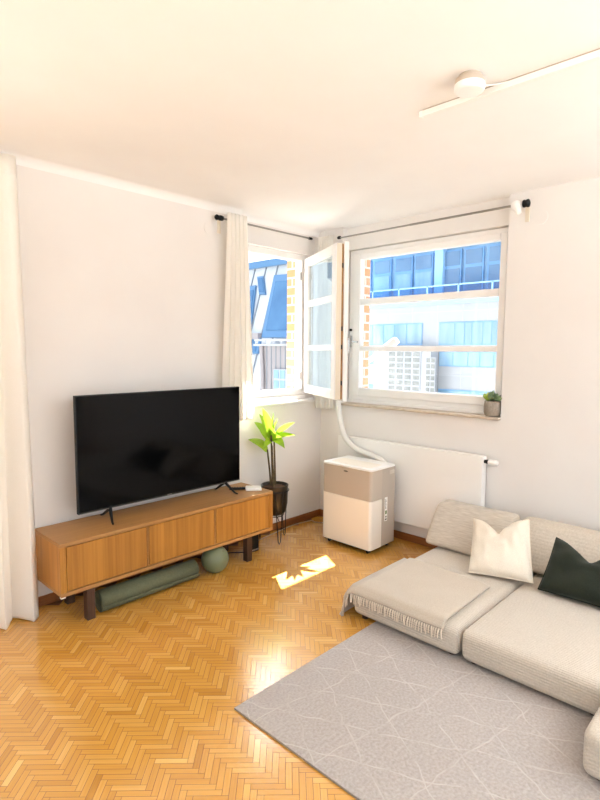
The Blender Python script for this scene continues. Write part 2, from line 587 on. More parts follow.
# wall with the television: two niches-with-windows
NA0, NA1 = -.97, 0.0         # niche of the left window
ND = .10
m = MB()
m.box(-2.84, NA0, 0, TW, 0, H)                    # between balcony window and niche
m.box(NA0, 0, 0, TW, 0, 1.10)                     # under the sill
m.box(NA0, 0, ND+.08, TW, 1.10, 1.18)
m.box(-.135, 0, ND, TW, 1.10, H)                   # right jamb strip beside the corner
m.box(NA0, -.135, .05, TW, 2.43, H)                # shutter box above the window
m.box(X0-.3, -4.75, 0, TW, 0, H)
m.box(-4.75, -2.84, 0, TW, 2.35, H)
struct(m.build('wall_left', M_wall))
# window wall with the radiator
NB0, NB1 = -1.722, -.24
m = MB()
m.box(0, TW, NB1, TW, 0, H)                       # corner pillar
m.box(0, TW, NB0, NB1, 0, 1.08)
m.box(.06, TW, NB0, NB1, 2.46, H)                 # shutter box
m.box(ND+.08, TW, NB0, NB1, 1.08, 1.16)
m.box(0, TW, Y0-.3, NB0, 0, H)
struct(m.build('wall_right', M_wall))
# the two walls behind the camera, with wide openings added to fill the room with daylight
m = MB()
m.box(X0-.3, -5.4, Y0-.3, Y0, 0, H); m.box(-.9, 0, Y0-.3, Y0, 0, H)
m.box(-5.4, -.9, Y0-.3, Y0, 0, .25); m.box(-5.4, -.9, Y0-.3, Y0, 2.5, H)
struct(m.build('wall_rear', M_wall))
m = MB()
m.box(X0-.3, X0, Y0, -4.6, 0, H); m.box(X0-.3, X0, -.7, 0, 0, H)
m.box(X0-.3, X0, -4.6, -.7, 0, .25); m.box(X0-.3, X0, -4.6, -.7, 2.5, H)
struct(m.build('wall_near', M_wall))

# baseboards
struct(box(-2.84, -.001, -.016, -.0005, .001, .062).build('baseboard_left', M_base, bevel=.004))
struct(box(-.016, -.0005, Y0+.01, -.018, .001, .062).build('baseboard_right', M_basey, bevel=.004))
# soft plaster cove where the ceiling meets the walls
def cove(a, b, nrm, r=.05):
    a, b, nrm = Vector(a), Vector(b), Vector(nrm)
    rows = []
    for k in range(7):
        w = PI/2*k/6
        off = nrm*(r*(1-math.cos(w)))+Vector((0, 0, -r*(1-math.sin(w))))
        rows.append([a+off, b+off])
    return rows
m = MB(); m.grid(cove((-4.7, -.0005, H-.0005), (NA0, -.0005, H-.0005), (0, -1, 0)))
m.grid(cove((NA0, .0495, H-.0005), (-.001, .0495, H-.0005), (0, -1, 0)))
struct(m.build('trim_1', M_ceil))

# brick outer leaf around the two windows (seen only through the panes)
MBRK_A = brick_mat('brick_jamb_left', 'Y')
MBRK_B = brick_mat('brick_jamb_right', 'X')
struct(box(-.1375, -.10, .185, .318, 1.12, 2.50).build('trim_2', MBRK_A))
struct(box(.19, .318, -.31, -.26, 1.10, 2.50).build('trim_3', MBRK_B))
# unseen slab added outside, shaped to block the sun above the windows
m = MB(); m.box(-6.6, -2.55, TW+.01, 2.1, 2.76, 2.95); m.box(-2.55, .80, TW+.01, .80, 2.76, 2.95); m.box(TW+.01, .80, -3.2, TW, 2.76, 2.95)
struct(m.build('added_sun_slab', M_offw))
struct(box(-60, 90, -60, 90, -11, -10.8).build('ground', M_ground))

# ------------------------------------------------------------------ window in the right wall
w1 = bpy.data.objects.new('window_1', None); C.objects.link(w1); w1.location = (.1, -.97, 1.1); struct(w1)
yl, yr = -.25, -1.712
m = MB()
m.box(.10, .19, yl, yl-.05, 1.13, 2.455); m.box(.10, .19, yr, yr+.035, 1.13, 2.455)
m.box(.10, .19, yl-.05, yr+.035, 2.415, 2.455); m.box(.10, .19, yl-.05, yr+.035, 1.13, 1.165)
m.build('window_frame', M_whitefr, w1, bevel=.004)
m = MB()   # sash: stiles, rails and two glazing bars
sy0, sy1 = yl-.045, yr+.03
m.box(.085, .155, sy0, -.372, 1.165, 2.42); m.box(.085, .155, -1.632, sy1, 1.165, 2.42)
m.box(.085, .155, -.372, -1.632, 1.165, 1.236); m.box(.085, .155, -.372, -1.632, 2.37, 2.42)
m.build('window_sash', M_whitefr, w1, bevel=.008)
m = MB()
m.box(.088, .150, -.372, -1.632, 1.972, 2.027)
m.box(.088, .150, -.372, -1.632, 1.566, 1.610)
m.build('glazing_bar', M_whitefr, w1, bevel=.008)
box(.118, .122, -.370, -1.634, 1.234, 2.372).build('glass_pane', M_glass, w1)
hd = MB(); hd.soft(.078, .0855, -.297, -.268, 1.60, 1.70, .003, n=2)
hd.lathe((.0855, -.283, 1.655), [(.011, 0), (.011, -.04), (.009, -.045)], 16, axis=(1, 0, 0))
hd.tube([(.045, -.283, 1.655), (.040, -.30, 1.655), (.040, -.36, 1.648), (.041, -.39, 1.644)], [.009, .010, .009, .008], 12)
hd.build('handle', M_chrome, w1)
lk = box(.072, .0855, -.292, -.270, 1.745, 1.765).build('lock_button', M_black, w1, bevel=.003)
sl = MB(); sl.box(-.035, .12, NB0, NB1, 1.08, 1.10)
struct(sl.build('trim_5', M_sillstone, bevel=.004))
tr_ = MB(); tr_.box(.086, .11, NB0+.001, NB1-.001, 1.10, 1.13)
struct(tr_.build('trim_6', M_whitefr, bevel=.004))

# ------------------------------------------------------------------ window in the left wall, sash swung open
w2 = bpy.data.objects.new('window_2', None); C.objects.link(w2); w2.location = (-.7, .1, 1.1); struct(w2)
m = MB()
m.box(-.968, -.925, .09, .18, 1.16, 2.43); m.box(-.175, -.135, .09, .18, 1.16, 2.43)
m.box(-.925, -.175, .09, .18, 2.375, 2.43); m.box(-.925, -.175, .09, .18, 1.16, 1.215)
m.build('window_frame', M_whitefr, w2, bevel=.005)
HX, HY, TH = -.185, .050, math.radians(61)
u = Vector((-math.cos(TH), -math.sin(TH), 0)); nrm = Vector((math.sin(TH), -math.cos(TH), 0))  # nrm = room face of the sash
def sash_xf():
    R = Matrix((u, nrm, Vector((0, 0, 1)))).transposed().to_4x4()
    R.translation = Vector((HX, HY, 0))+nrm*.048
    return R
SX = sash_xf()
SW, SZ0, SZ1 = .790, 1.185, 2.385
m = MB()
for a, b_ in ((0, .085), (SW-.085, SW)): m.box(a, b_, -.048, .0, SZ0, SZ1)
m.box(.085, SW-.085, -.048, .0, SZ0, SZ0+.075); m.box(.085, SW-.085, -.048, 0, SZ1-.075, SZ1)
sash = m.build('window_sash', M_whitefr, w2, xf=SX, bevel=.006)
m = MB(); m.box(.085, SW-.085, -.044, -.006, 1.955, 2.005); m.box(.085, SW-.085, -.044, -.006, 1.57, 1.615)
m.build('glazing_bar', M_whitefr, sash, xf=SX, bevel=.005)
box(.083, SW-.083, -.028, -.024, SZ0+.073, SZ1-.073).build('glass_pane', glass_mat('double_glazing', (236, 244, 246), 1.8), sash, xf=SX)
m = MB(); m.box(.03, SW+.004, .0005, .014, SZ0+.01, SZ1-.01)
m = MB()
m.box(SW-.05, SW-.002, .0005, .016, SZ0+.004, SZ1-.004); m.box(.012, .06, .0005, .016, SZ0+.004, SZ1-.004)
m.box(.06, SW-.05, .0005, .016, SZ0+.004, SZ0+.05); m.box(.06, SW-.05, .0005, .016, SZ1-.05, SZ1-.004)
m.build('seal_strip', M_woodstrip, sash, xf=SX)
m = MB()
m.box(SW-.075, SW+.014, .0165, .054, SZ0-.012, SZ1+.012); m.box(0, .075, .0165, .054, SZ0-.012, SZ1+.012)
m.box(.075, SW-.075, .0165, .054, SZ0-.012, SZ0+.06); m.box(.075, SW-.075, .0165, .054, SZ1-.06, SZ1+.012)
m.build('inner_rebate', M_whitefr, sash, xf=SX, bevel=.004)
box(SW+.0002, SW+.003, -.040, .0, SZ0+.004, SZ1-.004).build('edge_strip', M_cream, sash, xf=SX)
for zz in (1.30, 1.58, 1.72, 2.20):
    box(SW-.003, SW+.003, .003, .014, zz, zz+.035).build('lock_bolt', M_black, sash, xf=SX)
hs = MB(); hs.lathe((.06+SW-.1, .042, 1.66), [(.011, 0), (.011, .04)], 14, axis=(0, 1, 0))
hs.tube([(SW-.04, .08, 1.66), (SW-.04, .082, 1.60), (SW-.04, .08, 1.55)], .009, 12)
hs.build('handle', M_chrome, sash, xf=SX)
for zz in (1.30, 2.20):
    MB().lathe((-.200, .079, zz), [(.008, 0), (.008, .07)], 12).build('hinge', M_steel, w2)
sl = MB(); sl.box(NA0, -.001, -.028, .10, 1.10, 1.122)
struct(sl.build('trim_7', M_whitefr, bevel=.004))
tr_ = MB(); tr_.box(NA0+.001, -.15, .06, .10, 1.122, 1.16)
struct(tr_.build('trim_8', M_whitefr, bevel=.004))
# balcony window behind the far left curtain
w3 = bpy.data.objects.new('window_3', None); C.objects.link(w3); w3.location = (-3.8, .1, 0); struct(w3)
m = MB()
for x in (-4.75, -3.84, -2.91): m.box(x, x+.07, .1, .17, 0.005, 2.35)
m.box(-4.75, -2.84, .1, .17, 2.28, 2.35); m.box(-4.75, -2.84, .1, .17, 0.005, .1)
m.build('window_frame', M_whitefr, w3)

# ------------------------------------------------------------------ curtains and rods
def curtain(name, path, z0, z1, folds, amp0, amp1, label, flare=1.0, header=.09, group=None, phase=0., loc=None):
    """pleated cloth hanging along path[0]->path[1]; amp grows from header to hem"""
    a, b_ = Vector((*path[0], 0)), Vector((*path[1], 0))
    d = b_-a; Ln = d.length; d.normalize(); nn = Vector((-d.y, d.x, 0))
    ncol = folds*14; rows = []
    zs = [z0+.002, z0+.02, z0+.04]+[z0+.04+(z1-z0-.04)*k/26 for k in range(1, 27)]
    for z in zs:
        h = (z1-z)/(z1-z0)
        row = []
        hd_ = min(1, max(0, (z1-z)/header))
        amp = amp0+(amp1-amp0)*min(1, h*1.3)
        for i in range(ncol+1):
            s = i/ncol
            ph = 2*PI*folds*s+phase
            w = math.sin(ph)+.35*math.sin(ph*.5+1.3+h*.7)*h
            sharp = math.copysign(abs(w)**.75, w)
            off = amp*(sharp*(.55+.45*hd_))+.012*noise.noise((s*5, h*2, phase))*h
            sp = (s-.5)*Ln*(1-(1-flare)*(1-h)**1)
            sp += .010*math.sin(ph*2+.5)*h
            p = a+d*(Ln/2+sp)+nn*off
            row.append((p.x, p.y, z+(.004*math.sin(ph) if z < z0+.03 else 0)))
        rows.append(row)
    L = loc or ((a+b_)/2).to_tuple()
    o = MB().grid(rows).build(name, M_curtain, loc=(L[0], L[1], z0), solid=.003)
    tag(o, label, 'curtain', group)
    # hem and header stitching
    for zz, nm in ((z0+.0445, 'hem_seam'), (z1-header, 'header_tape')):
        k = min(range(len(zs)), key=lambda i: abs(zs[i]-zz))
        pts = [Vector(p)-nn*0 for p in rows[k]]
        MB().tube([p for p in pts], .0028, 5).build(nm, M_curtain, o)
    return o
curtain('curtain', ((-3.34, -.155), (-2.640, -.128)), .012, 2.60, 5, .018, .052,
        'floor-length cream curtain at the far left edge, beside the wooden TV stand', flare=.97)
curtain('curtain', ((-1.235, -.092), (-.912, -.092)), 1.015, 2.59, 5, .009, .018,
        'sill-length cream curtain hanging behind the television, left of the open window', flare=.58, phase=.6)
curtain('curtain', ((-.105, -.035), (-.09, -.205)), 1.045, 2.575, 6, .016, .024,
        'narrow white pleated curtain bunched in the room corner behind the open sash', flare=.95, phase=.3)

RZ = 2.545
r1 = thing('curtain_rod', 'thin dark curtain rod above the left window, from the black finial to the corner', 'curtain rod', (-1.2, -.058, RZ))
MB().tube([(-1.20, -.058, RZ), (-.215, -.058, RZ)], .0075, 12).build('rod', M_steel, r1)
MB().lathe((-1.20, -.058, RZ), [(.008, .01), (.018, .008), (.020, -.004), (.020, -.02), (.012, -.028), (.018, -.034), (.021, -.048), (.012, -.06)], 18, axis=(1, 0, 0)).build('finial', M_black, r1)
k = MB(); k.tube([(-1.185, -.004, RZ), (-1.185, -.058, RZ)], .006, 10); k.soft(-1.20, -1.17, -.006, -.0008, RZ-.10, RZ+.02, .003, n=2)
k.build('bracket', M_cream, r1)
MB().lathe((-.215, -.058, RZ), [(.011, -.03), (.011, .0), (.008, .01)], 14, axis=(1, 0, 0)).build('end_cap', M_black, r1)
r2 = thing('curtain_rod', 'thin grey curtain rod over the right window, above the succulent', 'curtain rod', (-.085, -1.0, RZ))
MB().tube([(-.085, -.28, RZ-.003), (-.085, -1.0, RZ)], .0065, 12).build('rod', M_steel, r2)
MB().tube([(-.085, -.98, RZ), (-.085, -1.85, RZ+.002)], .0082, 12).build('rod', M_steel, r2)
MB().lathe((-.085, -.28, RZ), [(.014, 0), (.014, .02), (.009, .03)], 14, axis=(0, 1, 0)).build('end_cap', M_black, r2)
k = MB(); k.lathe((-.085, -1.850, RZ+.002), [(.012, .0), (.024, .002), (.026, .012), (.020, .018), (.026, .026), (.026, .038), (.012, .045)], 18, axis=(0, -1, 0))
k.build('finial', M_black, r2)
k = MB(); k.tube([(-.004, -1.85, RZ), (-.085, -1.85, RZ)], .006, 10); k.soft(-.006, -.0008, -1.865, -1.835, RZ-.10, RZ+.02, .003, n=2)
k.build('bracket', M_cream, r2)
cn = thing('rod_fitting', 'small white cone-shaped fitting at the right end of the grey curtain rod', 'fitting', (-.085, -1.80, RZ-.02))
MB().lathe((-.085, -1.800, RZ+.008), [(.028, -.010), (.032, 0), (.032, .022), (.020, .050), (.017, .070), (.012, .075)], 24, axis=(-.2, -.42, -.88)).build('shell', M_paper, cn)
MB().tube([(-.085, -1.79, RZ), (-.085, -1.845, RZ)], .013, 14).build('clip', M_paper, cn)

# round blind plates on the walls
p_ = MB().lathe((-1.275, -.0002, 2.47), [(.046, 0), (.046, .0035)], 36, axis=(0, -1, 0)).build('cover_plate', M_wall, loc=(-1.275, 0, 2.47))
tag(p_, 'round painted wall plate left of the black finial over the television', 'wall plate')
p_ = MB().lathe((-.0002, -1.938, 2.462), [(.046, 0), (.046, .0035)], 36, axis=(-1, 0, 0)).build('cover_plate', M_wall, loc=(0, -1.932, 2.462))
tag(p_, 'round painted wall plate at the right end of the grey curtain rod', 'wall plate')

# ------------------------------------------------------------------ ceiling track and canopy
tk = thing('ceiling_track', 'slim white light track crossing the ceiling at upper right', 'light track', (-1.545, -2.6, H))
m = MB(); m.box(-1.558, -1.532, -1.965, -4.2, H-.030, H-.0055)
m.build('rail', M_paper, tk, bevel=.002)
box(-1.5595, -1.5305, -1.952, -1.965, H-.031, H-.0045).build('end_cap', M_paper, tk, bevel=.002)
MB().box(-1.556, -1.534, -1.97, -4.19, H-.0054, H-.0002).build('gap_shade_strip', M_acs2, tk)  # darker strip standing in for the shade between rail and ceiling
cp = thing('ceiling_canopy', 'round white canopy on the ceiling beside the light track', 'ceiling canopy', (-1.69, -2.26, H))
MB().lathe((-1.69, -2.262, H-.0005), [(.044, 0), (.044, -.012), (.055, -.014), (.057, -.018), (.057, -.034)], 40).build('mount', M_acg, cp)
MB().lathe((-1.69, -2.262, H-.0345), [(.058, 0), (.059, -.004), (.059, -.018), (.056, -.025), (.048, -.027)], 40).build('cap', M_white, cp)
cpt = [(-1.645, -2.30, H-.035), (-1.60, -2.28, H-.012), (-1.57, -2.31, H-.008), (-1.553, -2.36, H-.008), (-1.547, -2.40, H-.012)]
MB().tube(cpt, .0035, 8).build('cable', M_paper, cp)

# ------------------------------------------------------------------ television stand
SX0, SX1, SYF, SYB, SZB, SZT = -2.602, -.998, -.405, -.03, .195, .500
st = thing('tv_stand', 'long low oak TV stand with three doors and dark legs, under the television', 'TV stand', ((SX0+SX1)/2, (SYF+SYB)/2, 0))
T = .022
box(SX0, SX1, SYF, SYB, SZT-T, SZT).build('top_panel', M_oakx, st, bevel=.002)
box(SX0, SX1, SYF, SYB, SZB, SZB+T).build('bottom_panel', M_oakx, st, bevel=.002)
for a, b_ in ((SX0, SX0+T), (SX1-T, SX1)):
    box(a, b_, SYF, SYB, SZB+T, SZT-T).build('side_panel', M_oakz, st, bevel=.0015)
box(SX0+T, SX1-T, SYB-.012, SYB-.001, SZB+T, SZT-T).build('back_panel', M_gapshade, st)
box(SX0+T, SX1-T, SYF+.035, SYF+.040, SZB+T, SZT-T).build('gap_shade_sheet', M_gapshade, st)  # dark sheet behind the doors, its colour stands for shade in the gaps
xs = [SX0+T, -2.07, -1.515, SX1-T]
xs = [SX0+T, SX0+T+(SX1-SX0-2*T)/3, SX0+T+2*(SX1-SX0-2*T)/3, SX1-T]
for i in range(3):
    g0 = .004 if i else .014
    box(xs[i]+(.017 if i == 0 else .009), xs[i+1]-(.017 if i == 2 else .009), SYF+.004, SYF+.026, SZB+T+.005, SZT-T-.005).build('door', M_oakz, st, bevel=.0015)
    if i:
        box(xs[i]-.004, xs[i]+.004, SYF+.006, SYF+.034, SZB+T, SZT-T).build('divider', M_oakx, st)
box(SX0+T, SX0+T+.012, SYF+.003, SYF+.03, SZB+T, SZT-T).build('stile', M_oakz, st)
box(SX1-T-.012, SX1-T, SYF+.003, SYF+.03, SZB+T, SZT-T).build('stile', M_oakz, st)
for x in (-2.425, -1.215):
    for y in (-.385, -.105):
        box(x-.024, x+.024, y, y+.048, .0005, SZB-.0005).build('leg', M_walnut, st, bevel=.002)
    box(x-.018, x+.018, -.337, -.105, SZB-.04, SZB-.001).build('rail', M_walnut, st)
box(SX0+.004, SX0+.03, SYF+.012, SYF+.034, SZB-.014, SZB-.0005).build('felt_pad', M_paper, st, bevel=.002)

# ------------------------------------------------------------------ television
tv = thing('television', 'large black flat-screen television standing on the oak stand', 'television', (-1.785, -.2, SZT))
TX0, TX1, TZ0, TZ1, TY = -2.405, -1.158, .577, 1.294, -.205
m = MB(); m.box(TX0, TX1, TY, TY+.028, TZ0, TZ1)
m.build('frame', M_black, tv, bevel=.003)
m = MB(); m.prism([(TX0+.18, TY+.028, TZ0+.03), (TX1-.18, TY+.028, TZ0+.03), (TX1-.22, TY+.065, TZ0+.06), (TX0+.22, TY+.065, TZ0+.06)], (0, 0, .36))
m.build('back_housing', M_black, tv, bevel=.004)
box(TX0+.006, TX1-.006, TY-.0008, TY+.002, TZ0+.014, TZ1-.006).build('screen', M_screen, tv)
m = MB(); m.box(TX0+.003, TX1-.003, TY-.0016, TY+.002, TZ0+.001, TZ0+.0045)
m.build('bottom_trim', M_steel, tv)
m = MB()
for i in range(6): m.box(-1.795+i*.0062, -1.795+i*.0062+.0042, TY-.0016, TY, TZ0+.0058, TZ0+.0118)
m.build('logo', M_steel, tv)
for x, s in ((-2.20, -1), (-1.295, 1)):
    k = MB()
    k.tube([(x, TY+.012, TZ0+.02), (x+s*.005, TY-.0, TZ0-.004), (x+s*.03, -.275, SZT+.012), (x+s*.037, -.30, SZT+.0065)], [.012, .011, .007, .006], 10)
    k.tube([(x, TY+.012, TZ0+.02), (x-s*.005, TY+.02, TZ0-.004), (x+s*.0, -.09, SZT+.012), (x+s*.003, -.07, SZT+.0065)], [.012, .011, .007, .006], 10)
    k.build('leg', M_black, tv)

# remote and white box on the stand
q = hit(238, 490, 2, SZT)
rc = thing('remote_control', 'slim black remote control on the right end of the oak stand', 'remote control', (q.x, q.y, SZT))
d = Vector((.80, -.60, 0)); n_ = Vector((.6, .8, 0))
R_ = Matrix((d, n_, Vector((0, 0, 1)))).transposed().to_4x4(); R_.translation = Vector((q.x+.012, q.y+.01, SZT))
MB().soft(-.07, .07, -.018, .018, .0008, .016, .006, n=4).build('body', M_black, rc, xf=R_)
m = MB()
for i in range(5):
    for j in (-1, 0, 1): m.soft(-.05+i*.02, -.042+i*.02, j*.010-.003, j*.010+.003, .0155, .018, .001, n=1)
m.build('buttons', M_ink, rc, xf=R_)
q = hit(252, 490, 2, SZT)
bx = thing('small_box', 'flat white box on the stand corner, right of the black remote', 'box', (q.x, q.y, SZT))
R_.translation = Vector((q.x+.01, q.y-.005, SZT))
MB().soft(-.06, .06, -.04, .04, .0008, .022, .006, n=4).build('body', M_paper, bx, xf=R_)
MB().soft(-.055, .055, -.035, .035, .0225, .027, .002, n=2).build('lid', M_white, bx, xf=R_)

# ------------------------------------------------------------------ things under the stand
ym, rm = -.328, .069
ma = thing('exercise_mat', 'rolled olive green exercise mat on the floor under the TV stand', 'exercise mat', (-2.02, ym, 0))
rows = []
turns = 3.2
for k in range(120):
    t = k/119
    ang = -2*PI*turns*t-PI/2
    r = .022+(rm-.004-.022)*t
    rows.append([(-2.355, ym+r*math.cos(ang), rm+r*math.sin(ang)), (-1.67, ym+r*math.cos(ang), rm+r*math.sin(ang))])
ro = MB().grid(rows).build('roll', M_mat, ma, solid=.008)
bl = MB()
pf = []
rb = .0965
for k in range(25):
    w = -PI/2+PI*k/24
    pf.append((rb*math.cos(w), rb*math.sin(w)))
bo = bl.lathe((-1.512, -.355, rb+.0005), pf, 40, closed_ends=False).build('exercise_ball', M_ball, loc=(-1.512, -.355, 0))
tag(bo, 'small olive green exercise ball under the TV stand beside the rolled mat', 'ball')
MB().lathe((-1.512+.02, -.355-.06, rb+.064), [(.006, 0), (.006, .006), (.003, .008)], 12, axis=(.2, -.6, .7)).build('valve_plug', M_mat, bo)
sb_ = thing('power_box', 'small black box standing on the floor behind the stand\'s right legs', 'box', (-1.05, -.22, 0))
MB().soft(-1.105, -1.02, -.27, -.18, .0008, .17, .008, n=3).build('body', M_black, sb_)
box(-1.10, -1.025, -.2715, -.2690, .012, .024).build('front_strip', M_steel, sb_)
# cables
def cable(name, pts, r, m, label):
    P = [Vector(p) for p in pts]; out = []
    for i in range(len(P)-1):
        p0 = P[max(i-1, 0)]; p1 = P[i]; p2 = P[i+1]; p3 = P[min(i+2, len(P)-1)]
        for k in range(8):
            t = k/8
            out.append(.5*((2*p1)+(p2-p0)*t+(2*p0-5*p1+4*p2-p3)*t*t+(3*p1-p0-3*p2+p3)*t**3))
    out.append(P[-1])
    L = (out[0].x, out[0].y, 0)
    return tag(MB().tube(out, r, 8).build(name, m, loc=L), label, 'cable')
z_ = .0045
cable('power_cable', [(-.93, -.115, z_), hit(288, 527, 2, z_), hit(300, 523, 2, z_), hit(312, 520.5, 2, z_), (-.20, -.12, z_), (-.12, -.30, z_), (-.13, -.60, z_)],   .004, M_cabl, 'beige cable on the floor along the baseboard between plant stand and air conditioner')
cable('tv_cable', [(-1.45, -.06, z_), (-1.38, -.2, z_), (-1.30, -.22, z_), (-1.26, -.14, z_), (-1.16, -.2, z_), (-1.13, -.24, z_)], .0035, M_black, 'black cable lying on the floor behind the exercise ball')

# ------------------------------------------------------------------ plant stand and plant
PX, PY = -.770, -.183
ps = thing('plant_stand', 'black wire plant stand with hairpin legs carrying the dark pot', 'plant stand', (PX, PY, 0))
def ring(z, r, t): return [(PX+r*math.cos(2*PI*k/40), PY+r*math.sin(2*PI*k/40), z) for k in range(41)]
MB().tube(ring(.425, .1175, 0), .004, 8, cap=False).build('ring', M_blackmetal, ps)
MB().tube(ring(.215, .070, 0), .004, 8, cap=False).build('ring', M_blackmetal, ps)
for k in range(3):
    a0 = math.radians(-115+120*k)
    for da in (-.24, .24):
        pass
    lg = MB()
    pA = Vector((PX+.1195*math.cos(a0-.28), PY+.1195*math.sin(a0-.28), .425))
    pB = Vector((PX+.1195*math.cos(a0+.28), PY+.1195*math.sin(a0+.28), .425))
    ft = Vector((PX+.124*math.cos(a0), PY+.124*math.sin(a0), .004))
    tg = Vector((-math.sin(a0), math.cos(a0), 0))
    lg.tube([pA, ft-tg*.010+Vector((0, 0, .02)), ft, ft+tg*.010+Vector((0, 0, .02)), pB], .0036, 8)
    lg.build('leg', M_blackmetal, ps)
    sp_ = MB().tube([(PX+.070*math.cos(a0), PY+.070*math.sin(a0), .215), (PX+.1195*math.cos(a0), PY+.1195*math.sin(a0), .19)], .0034, 8)
    sp_.build('spoke', M_blackmetal, ps)
pt = thing('potted_plant', 'leafy green cane plant in a dark bronze pot beside the TV stand', 'plant', (PX, PY, .22))
MB().lathe((PX, PY, 0), [(.0, .2195), (.058, .2195), (.080, .228), (.096, .255), (.107, .32), (.111, .41), (.112, .462), (.1145, .468), (.110, .471), (.104, .466), (.100, .446), (.0, .443)], 44, closed_ends=False).build('pot', M_pot, pt)
so = MB(); so.lathe((PX, PY, .4435), [(.0995, 0), (.08, .010), (.05, .014), (.02, .018), (0.0, .018)], 24, closed_ends=False)
so.build('soil', M_soil, pt)
rP = Vector((rt.x, rt.y, 0)).normalized(); fP = Vector((fw.x, fw.y, 0)).normalized()
def pl(du, z, df=0): return Vector((PX, PY, z))+rP*du+fP*df
canes = [((-.030, .452), (-.042, .60), (-.060, .76), .0), ((-.016, .455), (-.020, .66), (-.028, .88), -.02), ((.004, .452), (.000, .64), (-.008, .86), .03), ((-.006, .452), (-.012, .6), (-.020, .80), -.04)]
for a_, b_, c_, df in canes:
    MB().tube([pl(a_[0], a_[1], df), pl(b_[0], b_[1], df), pl(c_[0], c_[1], df)], [.009, .008, .007], 10).build('cane', M_cane, pt)
def leaf(base, tip, w, droop, twist=0.):
    base, tip = Vector(base), Vector(tip)
    ax = tip-base; Ln = ax.length
    side = ax.cross(Vector((0, 0, 1)))
    side = side.normalized() if side.length > 1e-3 else Vector(rP)
    nn = side.cross(ax).normalized()
    side = (side*math.cos(twist)+nn*math.sin(twist)).normalized(); nn = side.cross(ax.normalized())
    rows = []
    for i in range(15):
        t = i/14
        c = base+ax*t+Vector((0, 0, 1))*(droop*4*t*(1-t))-Vector((0, 0, droop*.9*t*t))
        ww = w*(math.sin(PI*min(1, t**.75*.98+.02))**.8)*(1-.15*t)+.003*(1-t)
        if i == 14: ww = .0008
        rows.append([c+side*(ww*s)+nn*(abs(s)*ww*.35-.004*math.cos(9*t)*abs(s)) for s in (-1, -.5, 0, .5, 1)])
    return MB().grid(rows)
LV = [ # tip du, tip z, tip depth, base du, base z, width, twist
 (-.100, 1.120, -.03, -.035, .86, .040, 1.25), (-.170, 1.00, .02, -.040, .84, .032, 1.1), (-.215, .865, -.04, -.055, .74, .036, 1.0),
 (-.010, 1.075, .05, -.020, .87, .030, 1.1), (-.020, .985, -.14, -.020, .83, .038, .9), (.165, 1.00, .02, -.008, .84, .026, 1.15),
 (.170, .900, -.03, -.004, .83, .026, 1.0), (.085, .800, -.07, -.006, .84, .036, -.8), (-.085, .80, -.10, -.03, .83, .028, .9),
 (.110, .945, .08, -.006, .84, .026, 1.0), (.020, 1.02, .12, -.015, .85, .028, .8), (-.130, .92, .10, -.04, .83, .030, .8),
 (.060, .90, -.14, -.01, .83, .028, .7), (-.130, 1.06, .07, -.03, .85, .026, 1.1)]
for tu, tz, td, bu, bz, w, tw in LV:
    leaf(pl(bu, bz), pl(tu, tz, td), w, .022, tw).build('leaf', M_leaf, pt)

# ------------------------------------------------------------------ air conditioner with its hose
AX0, AX1, AY0, AY1 = -.508, -.172, -.966, -.474
ac = thing('air_conditioner', 'white and taupe portable air conditioner on castors in front of the radiator', 'air conditioner', ((AX0+AX1)/2, (AY0+AY1)/2, 0))
def racbox(x0, x1, y0, y1, z0, z1, r=.028, n=6):
    """upright box with rounded vertical edges"""
    poly = []
    for cx, cy, a0 in ((x1-r, y1-r, 0), (x0+r, y1-r, 90), (x0+r, y0+r, 180), (x1-r, y0+r, 270)):
        for k in range(n+1):
            a = math.radians(a0+90*k/n)
            poly.append((cx+r*math.cos(a), cy+r*math.sin(a), z0))
    return MB().prism(poly, (0, 0, z1-z0))
xm = -.345
racbox(AX0, xm, AY0, AY1, .038, .422, .026).build('front_cover', M_acw, ac, bevel=.004)
racbox(AX0+.001, xm, AY0+.001, AY1-.001, .4235, .655, .026).build('upper_cover', M_acg, ac, bevel=.003)
racbox(xm-.03, AX1, AY0+.002, AY1-.002, .040, .654, .02).build('rear_housing', M_acs2, ac, bevel=.003)
racbox(AX0-.001, AX1+.001, AY0-.001, AY1+.001, .6555, .672, .028).build('top_panel', M_white, ac, bevel=.005)
racbox(AX0+.05, AX1-.12, AY0+.05, AY1-.05, .6722, .6735, .015).build('control_panel', M_acw, ac)
m = MB(); m.soft(-.262, -.20, AY0-.0015, AY0+.004, .602, .632, .002, n=2)
m.build('side_grip', M_acs, ac)
m = MB()
for i in range(9): m.box(-.335+.0, -.185, AY0-.001, AY0+.003, .45+i*.014, .456+i*.014)
m = MB()
m.box(-.322, -.288, AY0-.0006, AY0+.003, .235, .425)
sk = m.build('energy_sticker', M_sticker, ac)
m = MB()
for i in range(9): m.box(-.318, -.302-.003*(i % 3), AY0-.0012, AY0, .335+i*.009, .339+i*.009)
m.build('printed_text', M_ink, sk)
box(-.318, -.296, AY0-.0012, AY0, .242, .254).build('printed_icon', M_ink, sk)
box(-.312, -.298, AY0-.0012, AY0, .262, .276).build('printed_icon', M_ink, sk)
box(-.316, -.296, AY0-.0012, AY0, .290, .318).build('printed_mark', M_green, sk)
m = MB()   # small dark emblem on the front, a few short strokes
ye = -.70
for i, (a_, b_) in enumerate(((0, 0), (.008, .003), (.016, 0), (.024, .004), (.033, 0))):
    m.box(AX0-.0012, AX0+.002, ye-a_, ye-a_-.0055, .622, .628+b_)
m.build('emblem', M_ink, ac)
for x in (AX0+.045, AX1-.045):
    for y in (AY0+.05, AY1-.05):
        k = MB(); k.tube([(x-.011, y, .0155), (x+.011, y, .0155)], .015, 16); k.box(x-.013, x+.013, y-.016, y+.016, .022, .040)
        k.build('castor', M_black, ac)
